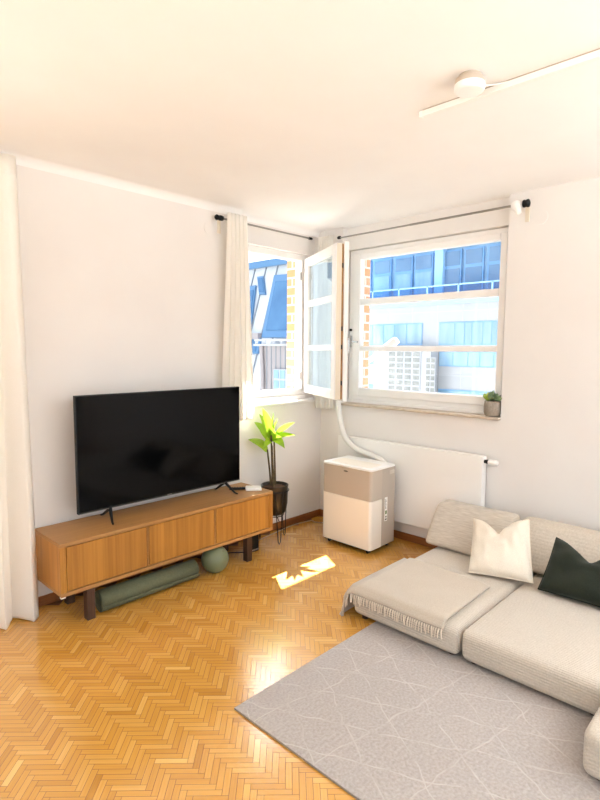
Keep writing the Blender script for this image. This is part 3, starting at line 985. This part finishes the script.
box(AX0+.015, AX1-.015, AY0+.02, AY1-.02, .028, .0395).build('base_tray', M_black, ac)
hp = [hit(388, 470, 0, -.128), hit(384, 463, 0, -.128), hit(374, 456, 0, -.132), hit(357, 449, 0, -.135), hit(345.5, 438, 0, -.137), hit(340.5, 422, 0, -.137), hit(338.5, 407, 0, -.13), hit(338.3, 401, 0, -.12)]
hp[0].z -= .07
pp = []
P = hp
for i in range(len(P)-1):
    p0 = P[max(i-1, 0)]; p1 = P[i]; p2 = P[i+1]; p3 = P[min(i+2, len(P)-1)]
    for k in range(10):
        t = k/10
        pp.append(.5*((2*p1)+(p2-p0)*t+(2*p0-5*p1+4*p2-p3)*t*t+(3*p1-p0-3*p2+p3)*t**3))
pp.append(P[-1])
MB().tube(pp, [.0245+.0014*(i % 2) for i in range(len(pp))], 18).build('exhaust_hose', M_hose, ac)

# ------------------------------------------------------------------ radiator
rd = thing('radiator', 'flat cream panel radiator on the wall under the right window', 'radiator', (-.05, -.94, .16))
box(-.092, -.084, -1.640, -.290, .172, .815).build('front_panel', M_white, rd, bevel=.003)
box(-.083, -.03, -1.632, -.298, .18, .800).build('core', M_white, rd)
for y in (-1.640, -.297): box(-.083, -.022, y, y+.007, .176, .812).build('side_cover', M_white, rd, bevel=.001)
m = MB(); m.box(-.083, -.024, -1.632, -.298, .8005, .812)
m.build('top_grille', M_white, rd)
for y in (-1.4, -.45): box(-.030, -.0008, y, y+.03, .3, .7).build('wall_bracket', M_steel, rd)
v = MB().lathe((-.055, -1.641, .775), [(.013, 0), (.013, .014), (.016, .016), (.016, .03)], 20, axis=(0, -1, 0)).build('valve', M_black, rd)
MB().lathe((-.055, -1.672, .775), [(.019, 0), (.022, .004), (.022, .055), (.019, .065), (.014, .068)], 24, axis=(0, -1, 0)).build('thermostat_knob', M_white, v)
MB().tube([(-.05, -1.60, .18), (-.05, -1.60, .10), (-.04, -1.60, .07), (-.0180, -1.60, .065)], .008, 10).build('pipe', M_white, rd)

# ------------------------------------------------------------------ succulent on the sill
q = hit(491.5, 413.2, 2, 1.10)
SXp, SYp, SZp = .022, -1.650, 1.1005
cx_, cy_ = SXp, SYp
sc_ = thing('potted_succulent', 'small succulent in a speckled grey pot on the window sill', 'plant', (SXp, SYp, SZp))
KS = 1.28
MB().lathe((cx_, cy_, SZp), [(.0*KS, 0), (.034*KS, 0), (.042*KS, .008), (.047*KS, .03), (.048*KS, .065), (.045*KS, .108), (.042*KS, .111), (.039*KS, .107), (.039*KS, .096), (0, .095)], 32, closed_ends=False).build('pot', M_concrete, sc_)
MB().lathe((cx_, cy_, SZp+.0955), [(.0385*KS, 0), (.02, .006), (0, .006)], 20, closed_ends=False).build('soil', M_soil, sc_)
def sleaf(base, d, ln, w):
    base, d = Vector(base), Vector(d).normalized()
    side = d.orthogonal().normalized(); nn = d.cross(side)
    mm = MB()
    pts = [base+d*(ln*t) for t in (0, .25, .5, .75, .92, 1)]
    mm.tube(pts, [w*.35, w*.75, w, w*.95, w*.55, w*.08], 8)
    return mm
rr = random.Random(11)
for (ox, oy, n1, mt, s) in ((0, 0, 9, M_succ, 1.), (-.018, .026, 7, M_succ2, .85), (-.014, -.026, 7, M_succ, .85), (.022, .016, 6, M_succ3, .8), (.018, -.02, 7, M_succ3, .8), (-.03, 0.0, 6, M_succ, .75), (-.02, -.042, 5, M_succ, .7)):
    for k in range(n1):
        a = 2*PI*k/n1+rr.random(); el = rr.uniform(.5, 1.3)
        d = (math.cos(a)*math.cos(el), math.sin(a)*math.cos(el), math.sin(el))
        sleaf((cx_+ox*1.15, cy_+oy*1.2, SZp+.116), d, .068*s*rr.uniform(.85, 1.15), .0125*s).build('leaf', mt, sc_)

# ------------------------------------------------------------------ rug
RX0, RX1, RY0, RY1 = -2.345, -.95, -3.95, -1.59
m = MB()
nx, ny = 46, 80
rows = [[(RX0+(RX1-RX0)*i/nx, RY0+(RY1-RY0)*j/ny, .0135+.0012*noise.noise((i*.45, j*.45, 1))) for i in range(nx+1)] for j in range(ny+1)]
for r_ in rows:
    r_[0] = (r_[0][0], r_[0][1], .010); r_[-1] = (r_[-1][0], r_[-1][1], .010)
rows[0] = [(x, y, .010) for x, y, z in rows[0]]; rows[-1] = [(x, y, .010) for x, y, z in rows[-1]]
m.grid(rows)
rg = m.build('rug', M_rug, loc=((RX0+RX1)/2, (RY0+RY1)/2, .001))
tag(rg, 'grey-beige pile rug with pale diamond lines in front of the sofa', 'rug')
k = MB()
k.box(RX0, RX1, RY0, RY1, .0012, .0098)
k.build('backing', mat('rug_edge', (150, 138, 126), .95, (132, 120, 108), 120), rg)

# ------------------------------------------------------------------ sofa
SFX = -1.345
def module(name, x0, x1, y0, y1, z1, label, crown=.018, foot_z=None):
    o = thing(name, label, 'sofa', ((x0+x1)/2, (y0+y1)/2, 0), 'sofa seat modules')
    MB().soft(x0, x1, y0, y1, .030, z1, .036, n=18, crown=crown, bulge=.006).build('seat', M_sofa, o, merge=True)
    box(x0+.05, x1-.05, y0+.05, y1-.05, .020, .034).build('base', M_gapshade, o)
    for x in (x0+.055, x1-.055):
        for y in (y0+.055, y1-.055):
            on = x < RX1 and y < RY1
            MB().lathe((x, y, 0), [(.018, .0155 if on else .0006), (.019, .017 if on else .004), (.020, .0295)], 16).build('foot', M_walnut, o)
    return o
SEAT = .185
module('sofa_module', SFX, -.10, -2.122, -1.455, SEAT, 'left seat block of the beige low sofa, under the fringed throw')
module('sofa_module', SFX, -.10, -2.790, -2.136, SEAT, 'middle seat block of the beige low sofa, bare in front of the pillows')
mo = module('sofa_module', -1.715, -.10, -3.75, -2.802, SEAT+.025, 'projecting beige seat block with stitched dots, at the lower right edge')
dots = MB()
for i in range(14):
    for j in range(12):
        x = -1.69+.055*i+(.02 if j % 2 else 0); y = -2.86-.07*j
        uu = (x+.9075)/.8075; vv = (y+3.276)/.474
        if abs(uu) > .9 or abs(vv) > .9: continue
        zz = SEAT+.025+.018*(1-abs(uu)**3)*(1-abs(vv)**3)
        dots.lathe((x, y, zz-.002), [(.004, 0), (.004, .0025), (.002, .0032)], 6)
dd = dots.build('stitching', M_dot, mo); dd['kind'] = 'stuff'

def wedge(name, y0, y1, xb0, xb1, xt0, xt1, z0, z1, m, label):
    """back cushion: wedge with rounded edges, wider at its foot"""
    xf_pts = MB(); n = 12
    base = MB(); base.soft(-1, 1, y0, y1, z0, z1, .045, n=10)
    vs = []
    hz = z1-z0
    # start from a rounded slab with half depth d and shear it
    b = MB(); b.soft(-.085, .085, y0, y1, z0, z1, .034, n=10, bulge=.010)
    for x, y, z in b.v:
        t = (z-z0)/hz
        lo = xb0+(xt0-xb0)*t; hi = xb1+(xt1-xb1)*t
        s = (x/.085+1)/2
        s = max(-.12, min(1.12, s))
        vs.append((lo+(hi-lo)*s, y, z))
    b.v = vs
    o = b.build(name, m, loc=((xb0+xb1)/2, (y0+y1)/2, z0), merge=True)
    return tag(o, label, 'cushion')
ZC = SEAT+.019
wedge('back_cushion', -1.955, -1.395, -.48, -.16, -.270, -.135, ZC, .472, M_sofac, 'flat beige back cushion leaning at the left end of the sofa')
wedge('back_cushion', -2.785, -1.985, -.455, -.14, -.245, -.115, ZC, .470, M_sofak, 'ribbed beige back cushion behind the ivory and dark green pillows')

def pillow(name, TL, TR, BR, BL, th, m, label, notch=0, notch_u=0., notch_w=.4, wr=.006, seed=1, ear=.03):
    TL, TR, BR, BL = map(Vector, (TL, TR, BR, BL))
    n = 30
    nn = (TR-BL).cross(TL-BR).normalized()
    if nn.x > 0: nn = -nn          # towards the room
    upv = ((TL+TR)-(BL+BR)).normalized()
    def pt(i, j, sg):
        a, b_ = i/n*2-1, j/n*2-1
        # straight-sided square pulled in slightly between the pointed corners
        k = 1-ear*(1-b_*b_)*abs(a)**2; l = 1-ear*(1-a*a)*abs(b_)**2
        aa, bb = a*k, b_*l
        p = (BL*(1-aa)*(1-bb)+BR*(1+aa)*(1-bb)+TL*(1-aa)*(1+bb)+TR*(1+aa)*(1+bb))*.25
        t = ((1-a**2)*(1-b_**2))**.42*th
        if notch:
            g = math.exp(-(math.sqrt((a-notch_u)**2+.004)/notch_w)**1.35)*max(0, (b_+.5)/1.5)**1.6
            p = p-upv*(notch*g)
            t *= 1-.45*math.exp(-((a-notch_u)/.22)**2)*max(0, b_)**1.0
        t += wr*(noise.noise((a*2.2+seed, b_*2.2, sg))+.55*noise.noise((a*4.5+seed, b_*2.0+a*3, sg+4)))*min(1, t/.02)
        if notch and b_ > -.2: t += .007*math.sin(14*abs(a-notch_u)+6*b_)*(b_+.2)*math.exp(-abs(a-notch_u)*2)
        return p+nn*(t*sg)
    mm = MB()
    f = [[pt(i, j, 1) for i in range(n+1)] for j in range(n+1)]
    bk = [[pt(i, j, -1) for i in range(n+1)] for j in range(n+1)]
    mm.grid(f); mm.grid(bk[::-1])
    c = (BL+BR)/2
    o = mm.build(name, m, loc=c.to_tuple(), merge=True)
    tag(o, label, 'pillow')
    edge = f[0]+[r_[-1] for r_ in f[1:]]+f[-1][::-1][1:]+[r_[0] for r_ in f[::-1][1:]]
    MB().tube(edge, .0035, 6).build('piping', m, o)
    return o
zb = SEAT+.038
pillow('throw_pillow', hit(474, 518, 0, -.40), hit(529, 519, 0, -.40), hit(533, 583, 2, zb), hit(469, 572, 2, zb), .085, M_pil,
       'ivory linen pillow with a dented top edge on the sofa', notch=.125, notch_u=-.03, notch_w=.42, seed=2, ear=.025, wr=.010)
zb = SEAT+.038
bl_ = hit(538, 589, 2, zb); tl_ = hit(557, 534, 0, -.41)
pillow('throw_pillow', tl_, (tl_.x+.02, tl_.y-.50, tl_.z+.01), (bl_.x, bl_.y-.58, bl_.z), bl_, .085, M_pilg,
       'dark green pillow leaning on the sofa at the right edge', notch=.155, notch_u=-.16, notch_w=.52, seed=5, wr=.016, ear=.03)

# ------------------------------------------------------------------ fringed throw on the left block
def seat_z(x, y):
    cx, cy, hx, hy = (SFX-.10)/2, (-2.122-1.455)/2, (-.10-SFX)/2, (2.122-1.455)/2
    uu, vv = (x-cx)/hx, (y-cy)/hy
    if abs(uu) > 1 or abs(vv) > 1: cr = 0
    else: cr = (1-abs(uu)**3)*(1-abs(vv)**3)
    r = .036; drop = 0
    for w, h in ((x-cx, hx), (y-cy, hy)):
        e = abs(w)-(h-r)
        if e > 0:
            e = min(e, r*.999)
            drop = max(drop, r-math.sqrt(r*r-e*e))
    return SEAT+.018*cr-drop
def throw_pt(a, b, lift=.012):
    """a: metres from the right edge towards the left side; b: metres from the back edge towards the front"""
    y = -2.05+a; x = -.795-b+.05*(a/.55-.5)*(1-b/.56)
    wr = .004*noise.noise((a*7, b*7, 3))+.0035*math.sin((a*.8+b)*16+2*noise.noise((a*4, b*4, 0)))*.6
    yl_ = -1.452
    over = y-yl_
    xf_ = SFX-.004
    if over > 0:                       # hangs down the left side
        z = seat_z(x, yl_-.03)+.008-over*.72
        yy = yl_+.012+.016*min(1, over/.08)+.016*noise.noise((b*7, over*5, 7))*min(1, over/.05)+over*(.16+.0*(b/.56)**2)
        p = Vector((x-over*.42*(b/.56)**2, yy, max(z, .012)))
    else:
        p = Vector((x, y, seat_z(x, y)+lift+wr+.002))
    if p.x < xf_-.0:
        ex = xf_-p.x
        p.x = xf_-.010-.10*ex
        p.z -= ex*.9
    return p
m = MB()
BA, BB = .925, .562
na, nb = 52, 44
rows = [[throw_pt(BA*i/na, BB*j/nb) for i in range(na+1)] for j in range(nb+1)]
m.grid(rows)
th = m.build('throw_blanket', M_throw, loc=(-1.07, -1.75, SEAT), solid=.013)
tag(th, 'beige wool throw with knotted fringe draped over the left sofa block', 'blanket')
nf = 46
for i in range(nf):
    a = .01+(BA-.30)*i/(nf-1)
    p = throw_pt(a, BB)
    j1, j2 = rr.uniform(-.006, .006), rr.uniform(-.003, .004)
    ln = rr.uniform(.040, .055)
    MB().tube([p+Vector((.004, 0, .002)), p+Vector((-.006, j1*.4, -.008)), p+Vector((-.010+j2, j1, -.03)), p+Vector((-.008+j2, j1*1.5, -ln))], [.0034, .0046, .0036, .0042], 6).build('fringe', M_fringe, th)

# ------------------------------------------------------------------ outside: office building across the street
BXP = 14.0
def R(u0, u1, v0, v1, vref=None):
    """facade rectangle seen between photo columns u0..u1 and (at column 435) rows v0..v1 -> y0, y1, z0, z1"""
    return (hit(u0, 340, 0, BXP).y, hit(u1, 340, 0, BXP).y, hit(435, v1, 0, BXP).z, hit(435, v0, 0, BXP).z)
ob = thing('office_building', 'white office building with blue glazed storeys outside the right window', 'building', (BXP+4, -8, -10.8))
yA, yB = 11.8, -22.0
zt = hit(435, 304, 0, BXP).z
m = MB(); m.box(BXP, BXP+8, yB, yA, -10.8, zt)
m.build('facade', M_offw, ob)
m = MB()
for u_ in (388, 412, 437, 462, 487):
    y_ = hit(u_, 340, 0, BXP).y; m.box(BXP-.004, BXP+.01, y_-.012, y_+.012, -6, zt)
for v_ in (312, 375):
    z_ = hit(435, v_, 0, BXP).z; m.box(BXP-.004, BXP+.01, yB, yA, z_-.012, z_+.012)
m.build('panel_joint', mat('panel_joint_grey', (176, 180, 186), .6), ob)
# top glazed storey, set back behind a railing
m = MB(); m.box(BXP+1.2, BXP+8, yB, yA, zt, zt+4.6); m.build('glazed_storey', M_offgl, ob)
y0, y1, z0, z1 = R(372, 500, 303, 307); m = MB(); m.box(BXP-.12, BXP+1.2, yB, yA, zt-.03, zt+.10); m.build('terrace_edge', M_offpale, ob)
zg0, zg1 = zt+.15, hit(435, 253, 0, BXP+1.2).z
for u0, u1 in ((358, 371), (374, 391), (394.5, 412), (414, 432), (442, 460), (463, 482), (486, 500), (503, 520)):
    a, b_ = hit(u0, 340, 0, BXP+1.2).y, hit(u1, 340, 0, BXP+1.2).y
    f = MB(); f.box(BXP+1.1, BXP+1.2, a, b_, zg0, zg1); w_ = f.build('window', M_offfr, ob)
    zz = zg0+(zg1-zg0)*.66
    box(BXP+1.07, BXP+1.105, a-.06, b_+.06, zg0+.08, zz-.05).build('pane', M_offgl2 if u0 > 440 else M_offgl, w_)
    box(BXP+1.07, BXP+1.105, a-.06, b_+.06, zz+.08, zg1-.06).build('pane', M_offgl2, w_)
a, b_ = hit(432.5, 340, 0, BXP+.9).y, hit(440.5, 340, 0, BXP+.9).y
box(BXP+.9, BXP+1.2, a, b_, zt+.1, zg1+.1).build('pilaster', M_offpale, ob)
box(BXP+.5, BXP+8, yB, yA, zg1+.15, zg1+.55).build('eaves_band', M_offpale, ob)
box(BXP+.9, BXP+8, yB, yA, zg1+.55, zg1+2.2).build('roof_storey', M_offgl, ob)
m = MB()
zr = hit(435, 285.5, 0, BXP+.1).z
m.box(BXP+.08, BXP+.12, yB, yA, zr-.05, zr); m.box(BXP+.09, BXP+.11, yB, yA, zr-.42, zr-.39)
for k in range(18):
    y_ = 11.0-1.25*k
    m.box(BXP+.08, BXP+.12, y_-.03, y_+.03, zt+.1, zr)
m.build('railing', M_offpale, ob)
box(BXP+.095, BXP+.105, yB, yA, zt+.1, zr-.05).build('railing_glass', glass_mat('railing_pane', (190, 222, 245), 1.2), ob)
# window strips
def strip(u0, u1, v0, v1, mulls, gm=M_offgl3):
    y0, y1, z0, z1 = R(u0, u1, v0, v1)
    f = box(BXP-.02, BXP+.05, y0, y1, z0, z1).build('window', M_offfr, ob)
    us = [u0]+mulls+[u1]
    for i in range(len(us)-1):
        a = hit(us[i]+.5, 340, 0, BXP).y; b2 = hit(us[i+1]-.5, 340, 0, BXP).y
        box(BXP-.03, BXP-.015, a, b2, z0+.04, z1-.04).build('pane', gm, f)
strip(352, 422.5, 322.5, 345, [362, 373, 384, 395, 407])
strip(439, 512, 322.5, 345, [455, 465, 472, 483, 492])
strip(352, 382, 351, 366, [366, 375], M_offgl)
strip(440, 512, 351, 366, [454, 469, 481, 495], M_offgl)
strip(352, 382, 388, 398, [366], M_offgl)
strip(440, 512, 388.5, 400, [453, 455, 472, 481, 495], M_offgl3)
# projecting stair tower with square glass panes
y0, y1, z0, z1 = R(382.5, 439, 340, 420)
zst = hit(435, 346, 0, BXP).z
box(BXP-.55, BXP-.03, y0, y1, -10.8, zst).build('stair_tower', M_offw, ob)
def gridwin(u0, u1, v0, v1, nu, nv):
    xq = BXP-.55
    ya_, yb_ = hit(u0, 340, 0, xq).y, hit(u1, 340, 0, xq).y
    za_, zb_ = hit(410, v1, 0, xq).z, hit(410, v0, 0, xq).z
    f = box(xq-.03, xq, ya_, yb_, za_, zb_).build('grid_window', M_offw, ob)
    m = MB()
    for i in range(nu):
        for j in range(nv):
            a = ya_+(yb_-ya_)*(i+.12)/nu; b2 = ya_+(yb_-ya_)*(i+.88)/nu
            c = za_+(zb_-za_)*(j+.14)/nv; d_ = za_+(zb_-za_)*(j+.86)/nv
            m.box(xq-.04, xq-.028, a, b2, c, d_)
    m.build('panes', M_gridgl, f)
gridwin(389, 421.5, 345.5, 403, 4, 10)
gridwin(427, 436.5, 357, 403, 2, 8)
# awning arm just outside the right window
aw = thing('awning_arm', 'white slanted awning arm outside the lower left of the right window', 'awning arm', hit(362, 384, 0, .42).to_tuple())
a_, b_ = hit(352, 373, 0, .335), hit(385, 349, 0, .50)
k = MB(); dv = (b_-a_).normalized(); s1 = dv.cross(Vector((1, 0, 0))).normalized()*.020; s2 = Vector((.014, 0, 0))
k.hexa([a_-s1-s2, a_+s1-s2, a_+s1+s2, a_-s1+s2], [b_-s1-s2, b_+s1-s2, b_+s1+s2, b_-s1+s2]); k.build('arm', M_paper, aw, bevel=.004)
c_ = hit(397, 340, 0, .55); s1 = s1*1.6; s2 = s2*1.8
k = MB(); k.hexa([b_-s1-s2, b_+s1-s2, b_+s1+s2, b_-s1+s2], [c_-s1-s2, c_+s1-s2, c_+s1+s2, c_-s1+s2]); k.build('end_block', M_paper, aw, bevel=.006)

# ------------------------------------------------------------------ outside: house with a metal mansard roof
hb = thing('mansard_house', 'house with pale metal mansard roof and blue skylights outside the left window', 'building', (9, 9, -10.8))
EX, RXX = 6.0, 6.62
ze = hit(260, 336, 0, EX).z; zr_ = hit(265, 267, 0, RXX).z
sl_ = (RXX-EX)/(zr_-ze)
def roofx(z): return EX+(z-ze)*sl_
def roof_hit(u_, v_):
    d = fw+rt*((u_-300)/F_PX)-up*((v_-400)/F_PX)
    # plane: x - sl*z = EX - sl*ze
    t = ((EX-sl_*ze)-(CAM.x-sl_*CAM.z))/(d.x-sl_*d.z)
    return CAM+d*t
zlo = -6.0
YA, YB = 6.9, 21.5
m = MB(); m.hexa([(roofx(zlo), YA, zlo), (roofx(zlo)+4.2, YA, zlo), (roofx(zlo)+4.2, YB, zlo), (roofx(zlo), YB, zlo)],
                 [(roofx(zr_), YA, zr_), (roofx(zlo)+4.2, YA, zr_), (roofx(zlo)+4.2, YB, zr_), (roofx(zr_), YB, zr_)])
m.build('roof', M_zinc, hb)
m = MB()
for k in range(31):
    y_ = 7.0+.47*k
    m.hexa([(roofx(zlo)-.03, y_-.016, zlo), (roofx(zlo)+.02, y_-.016, zlo), (roofx(zlo)+.02, y_+.016, zlo), (roofx(zlo)-.03, y_+.016, zlo)],
           [(roofx(zr_)-.03, y_-.016, zr_), (roofx(zr_)+.02, y_-.016, zr_), (roofx(zr_)+.02, y_+.016, zr_), (roofx(zr_)-.03, y_+.016, zr_)])
m.build('standing_seam', M_zincd, hb)
box(RXX-.12, RXX+1.0, YA, YB, zr_-.02, zr_+.16).build('ridge_band', M_bluefr, hb)
zg = hit(256, 337, 0, EX).z
box(EX-.16, EX+.1, hit(262, 337, 0, EX).y, YB, zg-.06, zg+.10).build('gutter', M_greyclad, hb)
def skylight(q, m_, th_=.06):
    """q: four photo points on the roof plane"""
    P_ = [roof_hit(*p) for p in q]; e = Vector((-1, 0, sl_)).normalized()*th_
    f = MB().hexa([p for p in P_], [p+e for p in P_]).build('skylight', m_, hb)
    c = sum(P_, Vector())/4
    P2 = [c+(p-c)*.78+e*1.05 for p in P_]
    MB().hexa(P2, [p+e*.2 for p in P2]).build('pane', M_bluegl, f)
skylight([(258.5, 277.5), (264.5, 277), (266.5, 295), (260.5, 295)], M_bluefr)
skylight([(246, 288), (257, 286), (252, 330), (243, 330)], M_bluefr)
skylight([(275.5, 276), (300, 274), (300, 338), (263, 338)], M_bluefr)
skylight([(243, 339), (262, 339), (259, 354), (240, 354)], M_bluefr)
# grey dormer box with a small balcony and a window
DX = EX-.9
ya_ = hit(262.5, 360, 0, DX).y; yb_ = hit(300, 360, 0, DX).y
zd1 = hit(275, 346, 0, DX).z; zd0 = hit(275, 420, 0, DX).z
box(DX, EX+1.2, ya_, yb_, -6, zd1).build('dormer', M_greyclad, hb)
m = MB()
for k in range(1, 8):
    y_ = ya_+(yb_-ya_)*k/8; m.box(DX-.012, DX, y_-.012, y_+.012, -6, zd1)
m.build('cladding_joint', M_zincd, hb)
zrl = hit(275, 341, 0, DX).z
m = MB(); m.box(DX-.05, DX+.02, ya_+.25, yb_, zrl, zrl+.05); m.box(DX-.08, DX+.06, ya_+.25, yb_, zd1, zd1+.05)
for k in range(6):
    y_ = ya_+.2+(yb_-ya_-.2)*k/5; m.box(DX-.04, DX, y_-.03, y_+.03, zd1, zrl)
m.build('balcony_rail', M_offw, hb)
MB().tube([(DX-.05, ya_+.0, zd1), (DX-.05, ya_-.05, zd1-.6), (DX-.05, ya_-.05, -4)], .05, 10).build('downpipe', M_greyclad, hb)
a, b_ = hit(275, 360, 0, DX).y, hit(300, 360, 0, DX).y
zw1, zw0 = hit(280, 369, 0, DX).z, hit(280, 400, 0, DX).z
f = box(DX-.05, DX+.01, a, b_, zw0, zw1).build('window', M_offw, hb)
m = MB()
for i in range(4):
    for j in range(3):
        y0_ = a+(b_-a)*(i+.1)/4; y1_ = a+(b_-a)*(i+.9)/4
        z0_ = zw0+(zw1-zw0)*(j+.1)/3; z1_ = zw0+(zw1-zw0)*(j+.9)/3
        m.box(DX-.06, DX-.048, y0_, y1_, z0_, z1_)
m.build('panes', M_offgl3, f)

nb = thing('row_house', 'pale house with a blue roof edge, reflected in the open window sash', 'building', (-3, 26, -10.8))
box(-9, 3.2, 24, 29, -10.8, 5.4).build('wall', M_offw, nb)
box(-9.2, 3.4, 23.8, 29.2, 5.4, 6.2).build('roof_edge', M_bluefr, nb)
for k in range(5): box(-7.5+2.3*k, -6.2+2.3*k, 23.96, 24.01, .6, 3.2).build('window', M_offgl, nb)
# ------------------------------------------------------------------ light
W = bpy.data.worlds.new('sky'); scene.world = W; W.use_nodes = True
nt = W.node_tree; nt.nodes.clear()
wo = nt.nodes.new('ShaderNodeOutputWorld'); bg = nt.nodes.new('ShaderNodeBackground')
tc = nt.nodes.new('ShaderNodeTexCoord'); sx = nt.nodes.new('ShaderNodeSeparateXYZ'); cr = nt.nodes.new('ShaderNodeValToRGB')
nt.links.new(tc.outputs['Generated'], sx.inputs[0]); nt.links.new(sx.outputs['Z'], cr.inputs[0])
e = cr.color_ramp.elements
e[0].position = 0; e[0].color = (.84, .93, 1.0, 1)
e[1].position = .8; e[1].color = (.66, .82, 1.0, 1)
# hazy sky: brighter around the sun
nrmz = nt.nodes.new('ShaderNodeVectorMath'); nrmz.operation = 'NORMALIZE'
dotn = nt.nodes.new('ShaderNodeVectorMath'); dotn.operation = 'DOT_PRODUCT'
dotn.inputs[1].default_value = Vector((.57, 1.0, 1.64)).normalized()
mxn = nt.nodes.new('ShaderNodeMath'); mxn.operation = 'MAXIMUM'; mxn.inputs[1].default_value = 0
pwn = nt.nodes.new('ShaderNodeMath'); pwn.operation = 'POWER'; pwn.inputs[1].default_value = 12
mln = nt.nodes.new('ShaderNodeMath'); mln.operation = 'MULTIPLY'; mln.inputs[1].default_value = 8
adn = nt.nodes.new('ShaderNodeMixRGB'); adn.blend_type = 'ADD'; adn.inputs[0].default_value = 1
nt.links.new(tc.outputs['Generated'], nrmz.inputs[0]); nt.links.new(nrmz.outputs[0], dotn.inputs[0])
nt.links.new(dotn.outputs['Value'], mxn.inputs[0]); nt.links.new(mxn.outputs[0], pwn.inputs[0]); nt.links.new(pwn.outputs[0], mln.inputs[0])
nt.links.new(cr.outputs[0], adn.inputs[1]); nt.links.new(mln.outputs[0], adn.inputs[2])
nt.links.new(adn.outputs[0], bg.inputs['Color']); nt.links.new(bg.outputs[0], wo.inputs[0])
bg.inputs['Strength'].default_value = 1.75

sd = bpy.data.lights.new('sun', 'SUN'); sd.energy = 60; sd.angle = math.radians(.53); sd.color = (1, .965, .90)
so_ = bpy.data.objects.new('sun', sd); C.objects.link(so_)
sv = Vector((-.57, -1.0, -1.64)).normalized()
so_.rotation_euler = sv.to_track_quat('-Z', 'Y').to_euler(); so_.location = (5, 8, 14)

def portal(name, loc, look, sx_, sy_):
    l = bpy.data.lights.new(name, 'AREA'); l.shape = 'RECTANGLE'; l.size = sx_; l.size_y = sy_
    l.cycles.is_portal = True
    o = bpy.data.objects.new(name, l); C.objects.link(o); o.location = loc
    o.rotation_euler = Vector(look).to_track_quat('-Z', 'Z').to_euler()
portal('portal', (-.7, .34, 1.8), (0, -1, 0), 1.2, 1.4)
portal('portal', (.34, -.97, 1.8), (-1, 0, 0), 1.5, 1.4)
portal('portal', (-3.8, .34, 1.2), (0, -1, 0), 2.0, 2.4)
portal('portal', (-3.15, Y0-.31, 1.37), (0, 1, 0), 4.5, 2.3)
portal('portal', (X0-.31, -2.65, 1.37), (1, 0, 0), 3.9, 2.3)

# two unseen lamps added behind the camera to brighten the room
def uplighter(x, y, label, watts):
    o = thing('added_fill_lamp', label, 'lamp', (x, y, 0))
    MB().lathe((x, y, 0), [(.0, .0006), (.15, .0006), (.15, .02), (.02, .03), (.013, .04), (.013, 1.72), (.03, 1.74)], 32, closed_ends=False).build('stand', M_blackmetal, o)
    MB().lathe((x, y, 1.74), [(.0, .0), (.05, .004), (.14, .06), (.20, .13), (.196, .132), (.136, .066), (.05, .012), (0, .010)], 40, closed_ends=False).build('fill_lamp_shade', M_white, o)
    l = bpy.data.lights.new('added_fill_light', 'AREA'); l.shape = 'DISK'; l.size = .30; l.energy = watts; l.color = (.78, .90, 1.0)
    lo = bpy.data.objects.new('added_fill_light', l); C.objects.link(lo); lo.location = (x, y, 1.86)
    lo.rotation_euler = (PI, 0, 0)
uplighter(-.6, -5.0, 'added fill lamp brightening the room from the rear corner beyond the sofa', 88)
uplighter(-2.7, -5.05, 'added fill lamp brightening the room from in front of the rear wall openings', 72)
vs_ = scene.view_settings
vs_.view_transform = 'Standard'; vs_.look = 'None'; vs_.gamma = 1; vs_.use_curve_mapping = False
vs_.exposure = .20
scene.cycles.max_bounces = 12; scene.cycles.diffuse_bounces = 8; scene.cycles.transparent_max_bounces = 16
scene.cycles.use_denoising = True
scene.cycles.sample_clamp_indirect = 6
